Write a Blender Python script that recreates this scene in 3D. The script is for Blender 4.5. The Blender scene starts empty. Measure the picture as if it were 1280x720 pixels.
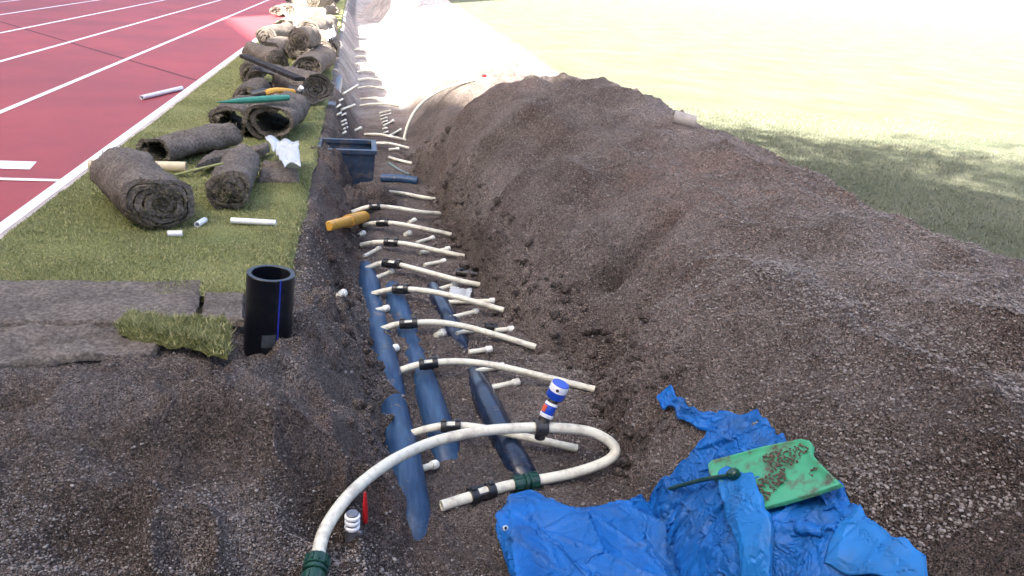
import bpy, math, random
import numpy as np
from mathutils import Vector, Matrix

random.seed(7)
rng = np.random.default_rng(11)
S = bpy.context.scene
COL = S.collection
R_ = math.radians

# ------------------------------------------------------------------ camera
CAM_H = 1.42
F_PX = 1000.0
_roll = R_(4.4)
_Y = np.array([(455 - 640) / F_PX, (360 + 50) / F_PX, -1.0]); _Y /= np.linalg.norm(_Y)
_d = np.array([math.cos(_roll), -math.sin(_roll), 0.0])
_Z = np.cross(_d, _Y); _Z /= np.linalg.norm(_Z)
_X = np.cross(_Y, _Z)
RM = np.array([_X, _Y, _Z])
cam_d = bpy.data.cameras.new("camera")
cam = bpy.data.objects.new("camera", cam_d); COL.objects.link(cam)
m4 = Matrix([list(RM[0]) + [0], list(RM[1]) + [0], list(RM[2]) + [CAM_H], [0, 0, 0, 1]])
cam.matrix_world = m4
cam_d.sensor_width = 36.0
cam_d.lens = 36.0 * F_PX / 1280.0
cam_d.clip_start = 0.05
cam_d.clip_end = 2000
S.camera = cam

# ------------------------------------------------------------------ world, sun, exposure
SUN_EL = R_(42)
SUN_DIR = np.array([0.80, 0.60])            # horizontal travel direction of the light
sun_az = math.atan2(-SUN_DIR[0], -SUN_DIR[1])   # compass angle (from +Y towards +X) of where the sun stands
W = bpy.data.worlds.new("World"); S.world = W
W.use_nodes = True
wt = W.node_tree
for n in list(wt.nodes): wt.nodes.remove(n)
sky = wt.nodes.new("ShaderNodeTexSky"); sky.sky_type = 'NISHITA'; sky.sun_disc = False
sky.sun_elevation = SUN_EL
sky.sun_rotation = sun_az % (2 * math.pi)
sky.air_density = 0.8; sky.dust_density = 6.0; sky.ozone_density = 0.2
bg = wt.nodes.new("ShaderNodeBackground"); bg.inputs['Strength'].default_value = 0.082
wo = wt.nodes.new("ShaderNodeOutputWorld")
wt.links.new(sky.outputs[0], bg.inputs[0]); wt.links.new(bg.outputs[0], wo.inputs[0])
sd = bpy.data.lights.new("sun", 'SUN'); sd.energy = 5.0; sd.angle = R_(0.5); sd.color = (1.0, 0.94, 0.84)
sun = bpy.data.objects.new("sun", sd); COL.objects.link(sun)
ldir = Vector((SUN_DIR[0] * math.cos(SUN_EL), SUN_DIR[1] * math.cos(SUN_EL), -math.sin(SUN_EL)))
sun.rotation_euler = ldir.to_track_quat('-Z', 'Y').to_euler()
sun.location = (-20, -15, 30)
S.view_settings.view_transform = 'Standard'
S.view_settings.look = 'None'
S.view_settings.gamma = 1
S.view_settings.use_curve_mapping = False
S.view_settings.exposure = 3.25

# ------------------------------------------------------------------ noise + ground shape
def _hash(ix, iy, s):
    h = (ix.astype(np.int64) * 374761393 + iy.astype(np.int64) * 668265263 + s * 2147483647) & 0x7fffffff
    h = ((h ^ (h >> 13)) * 1274126177) & 0x7fffffff
    return ((h ^ (h >> 16)) & 0xffff) / 65535.0
def vnoise(x, y, s=0):
    ix = np.floor(x); iy = np.floor(y); fx = x - ix; fy = y - iy
    fx = fx * fx * fx * (fx * (fx * 6 - 15) + 10); fy = fy * fy * fy * (fy * (fy * 6 - 15) + 10)
    a = _hash(ix, iy, s); b = _hash(ix + 1, iy, s); c = _hash(ix, iy + 1, s); d = _hash(ix + 1, iy + 1, s)
    return (a + (b - a) * fx) * (1 - fy) + (c + (d - c) * fx) * fy
def fbm(x, y, s=0, o=4):
    r = 0; a = .5; t = 0
    for k in range(o):
        r = r + a * vnoise(x + 17.3 * k, y - 9.1 * k, s + k); t += a; a *= .5; x, y = x * 2.03 + .4 * y, y * 2.03 - .4 * x
    return r / t - .5
def ss(a, b, x):
    t = np.clip((x - a) / (b - a), 0, 1); return t * t * (3 - 2 * t)

FOOT_Y = [0, 2.5, 2.93, 3.46, 3.73, 4.15, 4.64, 5.78, 8.16, 9.38, 11, 20, 60]
FOOT_X = [1.0, 1.05, 1.11, 1.14, 1.01, .86, .75, .64, .53, .46, .46, .42, .4]
def ground_z(x, y, fine=True):
    x = np.asarray(x, float); y = np.asarray(y, float)
    wob = 0.10 * fbm(x * 2 + 5, y * 2.3, 3, 3)
    floor = -.45 + .05 * fbm(x * 3.1, y * 2.2, 8, 3)
    xl = np.interp(y, [1.2, 2.2, 2.6, 3.1, 3.6, 9, 17, 30], [-.42, -.36, -.30, -.27, -.30, -.36, -.46, -.6]) + .6 * wob
    xr = np.interp(y, [1.5, 2.3, 3, 3.5, 4.0, 4.8, 9, 20, 30], [.22, .24, .20, .14, .08, -.02, -.03, -.15, -.3]) + wob
    shelf = -.035 - .08 * ss(2.62, 2.38, y + .35 * wob + .16 * (x + 1)) - .10 * ss(2.4, 1.2, y)
    shelf = shelf + np.where(y < 2.75, .10 * fbm(x * 2.6, y * 2.6, 21, 3), .02 * fbm(x * 3, y * 3, 22, 2)) * ss(-1.8, -1.5, x)
    t = np.clip((x - xl) / (xr - xl), 0, 1)
    t = t + .12 * fbm(x * 4, y * 3, 31, 3) * np.sin(np.pi * t)
    bank = shelf + (floor - shelf) * ss(0, 1, t)
    z = np.where(x < xl, shelf, bank)
    xf = np.interp(y, FOOT_Y, FOOT_X) + .6 * wob
    rise = ss(0, .55, x - xf)
    top = -.035 + .12 * ss(8.5, 11, y) * fbm(x * 1.6, y * 1.1, 41, 3) * ss(0, .4, x - xf) * ss(3.2, 2.7, x)
    z = z + (top - z) * rise
    # low second hump beyond the long heap, and a heap far down the trench
    q = ((x - 1.6) / 1.0) ** 2 + ((y - 10.9) / 2.1) ** 2
    z = z + .38 * np.clip(1 - q, 0, 1) ** .8 * (1 + .5 * fbm(x * 2.4, y * 1.6, 51, 3))
    q = ((x - 1.1) / 1.1) ** 2 + ((y - 33) / 4.) ** 2
    z = z + .7 * np.clip(1 - q, 0, 1) ** .8
    lw = ss(6.4, 5.2, y) * np.where(y > 3.9, ss(.0, -.10, x), ss(.30, .05, x)) * np.where(y > 3.3, ss(0, .06, x - xl), 1.0) * ss(-1.0, -.45, x)
    rg = 1 - abs(2 * vnoise(x * 5.2 + .8 * y, y * 5.2, 55) - 1)
    z = z + lw * (.115 * (rg ** 2 - .45) + .12 * fbm(x * 4.5, y * 4.5, 57, 4))
    nf = ss(2.7, 2.2, y) * ss(.3, -.1, x)
    z = z + nf * (.16 * fbm(x * 2.9 + 4, y * 2.9, 58, 4))
    for (cx, cy, sx, sy, dp) in ((-.12, 4.30, .05, .22, .11), (-.80, 2.05, .16, .10, .10), (-.35, 2.1, .10, .07, .07), (-1.2, 2.62, .14, .05, .08), (-.62, 1.75, .2, .1, .08)):
        z = z - dp * np.exp(-((x - cx) / sx) ** 2 - ((y - cy) / sy) ** 2)
    fl = ss(6.5, 4.8, y) * ss(-.05, .1, x) * ss(1.1, .8, x)
    if fine: z = z + fl * (.034 * fbm(x * 11, y * 7, 59, 3) + .014 * (1 - abs(2 * vnoise(x * 15, y * 13, 60) - 1)) - .008)
    z = np.where((y > 3.35) & (x < -.42) & (x > -2), np.minimum(z, -.03), z)
    if fine:
        soil = ss(-1.75, -1.6, x) * ss(6, 3.2, x) * ss(60, 40, y)
        near = ss(9, 3, y)
        z = z + soil * ((.030 + .035 * ss(3.4, 2.6, y) * ss(.4, 0, x)) * fbm(x * 7, y * 7, 61, 3) + near * .026 * fbm(x * 24, y * 24, 66, 3))
    return z

RY = [-5, 2.3, 3.2, 4.4, 5.6, 6.9, 7.5, 9]
RX = [2.35, 2.27, 2.27, 2.33, 2.23, 2.02, 1.72, 1.5]
RH = [.36, .44, .455, .485, .525, .565, .58, .5]
def mound_z(x, y, fine=True):
    x = np.asarray(x, float); y = np.asarray(y, float)
    wob = fbm(x * 1.3 + 3, y * 1.3, 71, 3)
    xf = np.interp(y, FOOT_Y, FOOT_X) + .10 * wob - .02 + .13 * fbm(y * 3.7, x * 1.2, 74, 3) + .07 * fbm(y * 11, x * 6, 76, 2)
    xr = np.interp(y, RY, RX); hr = np.interp(y, RY, RH) + .05 * fbm(y * 1.7, x * .1 + y * 0, 73, 2)
    e = np.sqrt(np.clip(1 - (np.clip(y - 7.0, 0, None) / 1.75) ** 2, 0, 1))
    t = np.clip((x - xf) / (xr - xf), -.3, 1)
    pl = np.where(t < 0, t * 1.6, 1 - np.clip(1 - t, 0, None) ** 1.95)
    u = np.clip((x - xr) / 1.25, 0, 1.5)
    pr = 1 - .55 * u ** 1.5
    prof = np.where(x < xr, pl, pr)
    z = -.52 + (hr + .52) * prof * e
    z = z + (.16 + .15 * ss(3.7, 4.4, y)) * ss(0, .05, t) * (1 - ss(.25, .85, t)) * ss(8.3, 7.2, y) * np.clip(.8 + 1.5 * fbm(y * 1.7, x * .7, 75, 2), 0, 1.5)
    body = np.sin(np.pi * np.clip(t, 0, 1) * .6)
    z = z + body * (.16 * fbm(x * 1.5, y * 1.2 + .6 * x, 77, 3) + .05 * fbm(x * 4.3, y * 4.3, 79, 3))
    # little slips and undercut pockets along the foot
    for (cx, cy, sx, sy, dp) in ((1.20, 3.38, .07, .10, .26), (1.07, 3.68, .06, .09, .22), (1.37, 3.80, .12, .07, .20), (1.50, 3.88, .15, .045, .10), (.75, 5.73, .06, .14, .20), (.88, 4.55, .06, .16, .14), (.80, 5.15, .06, .12, .12), (.72, 6.5, .06, .2, .12), (2.06, 2.04, .12, .08, .08), (1.27, 5.7, .09, .2, .06), (1.9, 4.1, .2, .1, .05)):
        z = z - dp * np.exp(-((x - cx) / sx) ** 2 - ((y - cy) / sy) ** 2)
    z = z + .13 * np.exp(-((x - 1.10) / .20) ** 2 - ((y - 3.98) / .20) ** 2) + .07 * np.exp(-((x - 1.32) / .14) ** 2 - ((y - 3.05) / .25) ** 2) + .06 * np.exp(-((x - .95) / .2) ** 2 - ((y - 5.0) / .3) ** 2)
    rb = 1 - abs(2 * vnoise(x * 2.0 + .5 * y, y * 2.2 - .8 * x, 88) - 1)
    z = z + .060 * (rb ** 2 - .4) * np.clip(body, 0, 1)
    if fine:
        rd = 1 - abs(2 * vnoise(x * 3.1 + 1.4 * y, y * 1.5 - .6 * x, 87) - 1)
        z = z + .055 * (rd ** 3 - .3) * np.clip(body, 0, 1) + .050 * fbm(x * 7, y * 7, 83, 3) + .028 * ss(9, 3, y) * fbm(x * 24, y * 24, 85, 3)
    return z
def H(x, y, fine=True):
    return np.maximum(ground_z(x, y, fine), np.where((np.asarray(x) > .3) & (np.asarray(y) < 9), mound_z(x, y, fine), -9))
def Hs(x, y):
    return float(H(np.array([x]), np.array([y]))[0])

def ray(px, py):
    return RM @ np.array([(px - 640) / F_PX, (360 - py) / F_PX, -1.0])
def at(px, py, z):
    v = ray(px, py); t = (z - CAM_H) / v[2]
    return np.array([v[0] * t, v[1] * t, z])
def hit(px, py, lift=0.0, fine=True):
    v = ray(px, py)
    lo, hi = .8, 70.
    for k in range(3):
        t = np.geomspace(lo, hi, 1500)
        d = CAM_H + v[2] * t - H(v[0] * t, v[1] * t, fine) - lift
        i = int(np.argmax(d < 0))
        if not (d < 0).any(): return at(px, py, 0)
        lo, hi = t[max(i - 1, 0)], t[i]
    t = .5 * (lo + hi)
    return np.array([v[0] * t, v[1] * t, CAM_H + v[2] * t])

# ------------------------------------------------------------------ materials
def mat(name):
    m = bpy.data.materials.new(name); m.use_nodes = True
    nt = m.node_tree; b = nt.nodes['Principled BSDF']
    return m, nt, b
def N(nt, t, **kw):
    n = nt.nodes.new(t)
    for k, v in kw.items():
        if k in n.inputs.keys(): n.inputs[k].default_value = v
        else: setattr(n, k, v)
    return n
def ramp(nt, src, stops):
    r = nt.nodes.new("ShaderNodeValToRGB"); e = r.color_ramp.elements
    while len(e) < len(stops): e.new(.5)
    for q, (p, c) in zip(e, stops):
        q.position = p; q.color = tuple(c) + (1,) if len(c) == 3 else c
    nt.links.new(src, r.inputs[0]); return r.outputs[0]
def mixc(nt, f, a, b, blend='MIX'):
    x = nt.nodes.new("ShaderNodeMix"); x.data_type = 'RGBA'; x.blend_type = blend
    for v, i in ((f, 0), (a, 6), (b, 7)):
        if hasattr(v, 'is_linked'): nt.links.new(v, x.inputs[i])
        else: x.inputs[i].default_value = v if i == 0 else tuple(v) + (1,)
    return x.outputs[2]
def pos(nt):
    return nt.nodes.new("ShaderNodeNewGeometry").outputs['Position']
def obj_co(nt):
    return nt.nodes.new("ShaderNodeTexCoord").outputs['Object']
def noise(nt, co, scale, detail=3, rough=.55):
    n = N(nt, "ShaderNodeTexNoise", Scale=scale, Detail=detail, Roughness=rough)
    nt.links.new(co, n.inputs['Vector']); return n.outputs['Fac']
def bump(nt, b, h, strength, dist, prev=None):
    n = N(nt, "ShaderNodeBump", Strength=strength, Distance=dist)
    nt.links.new(h, n.inputs['Height'])
    if prev is not None: nt.links.new(prev, n.inputs['Normal'])
    nt.links.new(n.outputs[0], b.inputs['Normal']); return n.outputs[0]

def soil_mat(name, dark=1.0):
    m, nt, b = mat(name); co = pos(nt)
    v = N(nt, "ShaderNodeTexVoronoi", Scale=120.0); nt.links.new(co, v.inputs['Vector'])
    v2 = N(nt, "ShaderNodeTexVoronoi", Scale=260.0); nt.links.new(co, v2.inputs['Vector'])
    sep = N(nt, "ShaderNodeSeparateColor"); nt.links.new(v.outputs['Color'], sep.inputs[0])
    sep2 = N(nt, "ShaderNodeSeparateColor"); nt.links.new(v2.outputs['Color'], sep2.inputs[0])
    g1 = ramp(nt, sep.outputs[0], [(0, (.080, .067, .061)), (.5, (.155, .133, .122)), (.88, (.225, .196, .180)), (1, (.32, .285, .265))])
    g1 = mixc(nt, 1.0, g1, (.975, .985, 1.0), 'MULTIPLY')
    g2 = ramp(nt, sep2.outputs[0], [(0, (.038, .032, .030)), (.55, (.132, .112, .104)), (1, (.33, .29, .27))])
    c = mixc(nt, .5, g1, g2)
    big = ramp(nt, noise(nt, co, 1.3, 5, .6), [(.36, (.80, .77, .75)), (.62, (1.10, 1.06, 1.04))])
    c = mixc(nt, 1.0, c, big, 'MULTIPLY')
    red = ramp(nt, noise(nt, co, .75, 4, .6), [(.52, (1, 1, 1)), (.72, (1.08, .93, .88))])
    c = mixc(nt, 1.0, c, red, 'MULTIPLY')
    # damp soil: patches that have not dried, a property of the ground itself
    wet = ramp(nt, noise(nt, co, 2.6, 4, .65), [(.40, (.78, .75, .73)), (.60, (1, 1, 1))])
    c = mixc(nt, 1.0, c, wet, 'MULTIPLY')
    # near end of the trench darkened, its shade put into the soil colour; dry gravel along the crest of the heap
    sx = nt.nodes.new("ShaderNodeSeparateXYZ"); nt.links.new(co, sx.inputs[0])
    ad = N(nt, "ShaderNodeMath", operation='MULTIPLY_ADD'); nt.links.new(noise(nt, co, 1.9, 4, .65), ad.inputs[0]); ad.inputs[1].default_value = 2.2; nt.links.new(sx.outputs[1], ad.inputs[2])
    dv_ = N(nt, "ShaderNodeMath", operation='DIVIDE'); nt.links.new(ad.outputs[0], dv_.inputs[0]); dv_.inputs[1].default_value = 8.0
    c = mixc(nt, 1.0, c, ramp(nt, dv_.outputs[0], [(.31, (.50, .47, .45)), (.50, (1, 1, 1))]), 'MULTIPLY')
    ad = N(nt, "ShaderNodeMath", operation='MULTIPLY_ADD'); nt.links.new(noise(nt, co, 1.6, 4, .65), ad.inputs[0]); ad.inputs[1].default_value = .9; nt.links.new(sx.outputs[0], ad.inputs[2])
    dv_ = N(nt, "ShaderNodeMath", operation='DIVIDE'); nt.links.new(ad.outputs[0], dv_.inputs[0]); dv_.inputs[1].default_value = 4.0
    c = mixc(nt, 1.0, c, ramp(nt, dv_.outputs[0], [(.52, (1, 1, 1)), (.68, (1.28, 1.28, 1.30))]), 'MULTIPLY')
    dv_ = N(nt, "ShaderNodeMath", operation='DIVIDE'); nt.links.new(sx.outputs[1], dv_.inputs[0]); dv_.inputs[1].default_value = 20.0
    c = mixc(nt, 1.0, c, ramp(nt, dv_.outputs[0], [(.47, (1, 1, 1)), (.62, (2.9, 3.2, 3.4))]), 'MULTIPLY')   # pale gravel further along, sunlit glare put into its colour
    if dark != 1.0: c = mixc(nt, 1.0, c, (dark, dark, dark), 'MULTIPLY')
    nt.links.new(c, b.inputs['Base Color'])
    b.inputs['Roughness'].default_value = .95; b.inputs['Specular IOR Level'].default_value = .15
    p = bump(nt, b, v.outputs['Distance'], 1.0, .022)
    p = bump(nt, b, v2.outputs['Distance'], .8, .007, p)
    bump(nt, b, noise(nt, co, 22, 4), .5, .03, p)
    return m
M = {}
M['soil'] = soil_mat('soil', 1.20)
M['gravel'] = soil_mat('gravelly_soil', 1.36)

m, nt, b = mat('stone'); g = N(nt, "ShaderNodeNewGeometry")
nt.links.new(ramp(nt, g.outputs['Random Per Island'], [(0, (.092, .077, .070)), (.5, (.175, .150, .137)), (.90, (.225, .196, .180)), (1, (.275, .248, .23))]), b.inputs['Base Color'])
b.inputs['Roughness'].default_value = .85; M['stone'] = m

m, nt, b = mat('pebble'); g = N(nt, "ShaderNodeNewGeometry")
nt.links.new(ramp(nt, g.outputs['Random Per Island'], [(0, (.090, .076, .070)), (.5, (.165, .143, .133)), (.90, (.220, .196, .184)), (1, (.275, .25, .238))]), b.inputs['Base Color'])
b.inputs['Roughness'].default_value = .85; M['pebble'] = m
def grass_mat(name, c0, c1, c2, bare=.0):
    m, nt, b = mat(name); co = pos(nt)
    st = N(nt, "ShaderNodeMapping"); st.inputs['Scale'].default_value = (1, .55, 1); nt.links.new(co, st.inputs[0])
    f = noise(nt, st.outputs[0], 90, 3, .7)
    c = ramp(nt, f, [(.32, c0), (.5, c1), (.70, c2)])
    big = ramp(nt, noise(nt, co, 1.1, 5, .6), [(.35, (.74, .80, .70)), (.65, (1.15, 1.1, 1.05))])
    c = mixc(nt, 1.0, c, big, 'MULTIPLY')
    if bare:
        k = ramp(nt, noise(nt, co, 3.2, 5, .7), [(.56, (0, 0, 0)), (.70, (bare, bare, bare))])
        c = mixc(nt, k, c, (.10, .075, .055))
    nt.links.new(c, b.inputs['Base Color']); b.inputs['Roughness'].default_value = .9
    b.inputs['Specular IOR Level'].default_value = .2
    bump(nt, b, f, 1.0, .02); return m
M['grass'] = grass_mat('turf_grass', (.115, .128, .044), (.215, .225, .09), (.33, .32, .155), .5)
M['field'] = grass_mat('field_grass', (.074, .084, .056), (.104, .112, .078), (.140, .143, .104))
m, nt, b = mat('grass_blade'); g = N(nt, "ShaderNodeNewGeometry")
nt.links.new(ramp(nt, g.outputs['Random Per Island'], [(0, (.118, .138, .046)), (.5, (.225, .245, .092)), (.82, (.345, .335, .15)), (1, (.48, .44, .25))]), b.inputs['Base Color'])
b.inputs['Roughness'].default_value = .6; M['blade'] = m
m, nt, b = mat('field_blade'); g = N(nt, "ShaderNodeNewGeometry")
nt.links.new(ramp(nt, g.outputs['Random Per Island'], [(0, (.074, .090, .054)), (.5, (.110, .123, .080)), (1, (.160, .162, .112))]), b.inputs['Base Color'])
b.inputs['Roughness'].default_value = .6; M['field_blade'] = m

m, nt, b = mat('track_rubber'); co = pos(nt)
c = ramp(nt, noise(nt, co, 160, 2, .7), [(.3, (.205, .022, .026)), (.7, (.34, .045, .049))])
c = mixc(nt, 1.0, c, ramp(nt, noise(nt, co, .5, 5, .65), [(.38, (.80, .82, .86)), (.62, (1.10, 1.08, 1.08))]), 'MULTIPLY')
k = ramp(nt, noise(nt, co, 2.2, 6, .75), [(.66, (0, 0, 0)), (.8, (.35, .35, .35))])
c = mixc(nt, k, c, (.30, .19, .17))
nt.links.new(c, b.inputs['Base Color']); b.inputs['Roughness'].default_value = .62
bump(nt, b, noise(nt, co, 220, 2), .35, .004); M['track'] = m

def plain(name, col, rough=.5, var=.12, scale=18, spec=.5, dirt=None, dirt_amt=.5, dirt_scale=9, metal=0, bmp=0, dirt_lo=.5):
    m, nt, b = mat(name); co = obj_co(nt)
    lo = tuple(x * (1 - var) for x in col); hi = tuple(min(x * (1 + var), 1) for x in col)
    c = ramp(nt, noise(nt, co, scale, 4, .6), [(.3, lo), (.7, hi)])
    if dirt:
        k = ramp(nt, noise(nt, co, dirt_scale, 5, .7), [(dirt_lo, (0, 0, 0)), (dirt_lo + .16, (dirt_amt,) * 3)])
        c = mixc(nt, k, c, dirt)
    nt.links.new(c, b.inputs['Base Color']); b.inputs['Roughness'].default_value = rough
    b.inputs['Specular IOR Level'].default_value = spec; b.inputs['Metallic'].default_value = metal
    if bmp: bump(nt, b, noise(nt, co, scale * 4, 3), .4, bmp)
    M[name] = m; return m
SOILC = (.12, .095, .085)
plain('white_paint', (.72, .72, .74), .7, .06, 30, .3, (.42, .20, .20), .5, 40, dirt_lo=.56)
plain('kerb_pale', (.42, .36, .33), .8, .2, 12)
plain('track_joint', (.10, .022, .03), .8, .2, 12)
plain('white_pipe', (.64, .62, .51), .42, .07, 9, .45, (.30, .25, .21), .65, 14)
plain('pipe_bore', (.05, .045, .04), .9)
plain('white_cap', (.70, .70, .65), .4, .06, 20, .5, (.34, .29, .24), .5, 30)
plain('black_plastic', (.012, .013, .016), .35, .3, 30, .5, (.09, .075, .065), .45, 14)
plain('dark_green_plastic', (.006, .045, .032), .35, .3, 30, .5, (.09, .075, .065), .3, 18)
plain('stub_black', (.004, .005, .009), .30, .3, 10, .35, (.07, .06, .055), .35, 7)
plain('blue_stripe', (.02, .03, .30), .4, .1)
m, nt, b = mat('duct_blue'); co = obj_co(nt)
st = N(nt, "ShaderNodeMapping"); st.inputs['Scale'].default_value = (1, .10, 1); st.inputs['Rotation'].default_value = (0, 0, .05); nt.links.new(co, st.inputs[0])
c = ramp(nt, noise(nt, st.outputs[0], 55, 3, .6), [(.3, (.008, .030, .078)), (.55, (.016, .052, .120)), (.75, (.040, .088, .165))])
c = mixc(nt, ramp(nt, noise(nt, co, 13, 8, .75), [(.60, (0, 0, 0)), (.63, (1, 1, 1))]), c, (.12, .100, .092))
nt.links.new(c, b.inputs['Base Color']); b.inputs['Roughness'].default_value = .48; b.inputs['Specular IOR Level'].default_value = .45
bump(nt, b, noise(nt, st.outputs[0], 40, 3, .6), .25, .003); M['duct_blue'] = m
plain('duct_black', (.007, .016, .040), .26, .4, 20, .55, (.11, .095, .088), .6, 14, dirt_lo=.58)
plain('box_black', (.026, .048, .090), .45, .4, 16, .45, (.12, .10, .09), .8, 11, dirt_lo=.50)
plain('tarp_blue', (.005, .105, .37), .52, .22, 5, .3, (.05, .09, .16), .35, 8)
m = M['tarp_blue']; nt = m.node_tree; b = nt.nodes['Principled BSDF']; co = obj_co(nt); p = None
wn = N(nt, "ShaderNodeTexNoise", Scale=6.0, Detail=3.0); nt.links.new(co, wn.inputs['Vector'])
wv = N(nt, "ShaderNodeVectorMath", operation='MULTIPLY_ADD'); nt.links.new(wn.outputs['Color'], wv.inputs[0]); wv.inputs[1].default_value = (.09, .09, .09); nt.links.new(co, wv.inputs[2])
for sc, ds, wd in ((4.2, .006, .05), (8.5, .004, .06), (17, .0015, .08)):
    nz_ = noise(nt, wv.outputs[0], float(sc), 1.5, .5)
    sb = N(nt, "ShaderNodeMath", operation='SUBTRACT'); nt.links.new(nz_, sb.inputs[0]); sb.inputs[1].default_value = .5
    ab = N(nt, "ShaderNodeMath", operation='ABSOLUTE'); nt.links.new(sb.outputs[0], ab.inputs[0])
    p = bump(nt, b, ramp(nt, ab.outputs[0], [(0, (0, 0, 0)), (wd, (.8, .8, .8)), (.25, (1, 1, 1))]), .9, ds, p)
plain('tarp_flap_sheen', (.010, .145, .43), .52, .15, 5, .3, (.06, .10, .16), .3, 8, bmp=.002)  # lighter blue puts the sheen of the turned flaps into the colour
plain('metal', (.6, .6, .6), .3, .1, metal=1)
plain('green_plastic', (.055, .33, .175), .45, .16, 6, .4, (.095, .060, .045), .95, 15, bmp=.001, dirt_lo=.49)
plain('yellow_plastic', (.58, .30, .035), .5, .15, 10, .4, (.25, .13, .05), .6, 10)
plain('cream_plastic', (.55, .46, .30), .5, .1)
plain('stick', (.24, .25, .10), .7, .2)
plain('bag', (.42, .44, .45), .35, .1, 14, .5, (.32, .31, .29), .5, 14)
plain('plank', (.020, .018, .020), .85, .3, 20, .15, (.09, .08, .075), .4, 9)
plain('bar_green', (.03, .20, .13), .45, .2)
plain('valve_blue', (.010, .055, .42), .3, .1)
plain('valve_white', (.75, .75, .77), .3, .05)
plain('valve_orange', (.62, .10, .05), .4, .1)
plain('crumb', (.10, .062, .046), .95, .3, 60)
plain('red_plastic', (.42, .012, .016), .4, .1)
plain('grey_metal', (.20, .20, .22), .35, .2, metal=.6)
plain('off_pipe', (.30, .27, .245), .7, .15)
plain('concrete', (.5, .49, .48), .85, .15, 3)
plain('glass_dark', (.03, .035, .04), .1)
plain('hose_teal', (.12, .17, .17), .5, .2)

m, nt, b = mat('turf_back'); co = obj_co(nt)
f = noise(nt, co, 60, 4, .7)
c = ramp(nt, f, [(.3, (.070, .061, .055)), (.5, (.150, .132, .119)), (.72, (.27, .24, .215))])
c = mixc(nt, 1.0, c, ramp(nt, noise(nt, co, 5, 4, .6), [(.35, (.74, .72, .70)), (.65, (1.12, 1.08, 1.05))]), 'MULTIPLY')
nt.links.new(c, b.inputs['Base Color']); b.inputs['Roughness'].default_value = .95; b.inputs['Specular IOR Level'].default_value = .1
p = bump(nt, b, f, 1.0, .012); bump(nt, b, noise(nt, co, 150, 2), .6, .005, p); M['turf_back'] = m
m, nt, b = mat('turf_inside'); co = obj_co(nt)
f = noise(nt, co, 70, 4, .75)
nt.links.new(ramp(nt, f, [(.3, (.014, .013, .008)), (.55, (.038, .035, .020)), (.8, (.10, .09, .055))]), b.inputs['Base Color'])  # inner face darkened so the roll mouths read as shaded hollows
b.inputs['Roughness'].default_value = .95; bump(nt, b, f, 1.0, .02); M['turf_inside'] = m

# ------------------------------------------------------------------ mesh helpers
def mesh_np(name, v, f, mats, smooth=True, mi=None):
    """v (n,3), f (m,k) arrays -> mesh"""
    me = bpy.data.meshes.new(name)
    v = np.asarray(v, np.float32); f = np.asarray(f, np.int32); k = f.shape[1]
    me.vertices.add(len(v)); me.vertices.foreach_set("co", v.ravel())
    me.loops.add(f.size); me.loops.foreach_set("vertex_index", f.ravel())
    me.polygons.add(len(f)); me.polygons.foreach_set("loop_start", np.arange(0, f.size, k, dtype=np.int32))
    if smooth: me.polygons.foreach_set("use_smooth", np.ones(len(f), bool))
    for q in (mats if isinstance(mats, (list, tuple)) else [mats]): me.materials.append(q)
    if mi is not None: me.polygons.foreach_set("material_index", np.asarray(mi, np.int32))
    me.update(calc_edges=True); me.validate()
    return me
def link(name, me, loc=(0, 0, 0), parent=None):
    o = bpy.data.objects.new(name, me); COL.objects.link(o); o.location = loc
    if parent is not None: o.parent = parent
    return o
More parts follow.
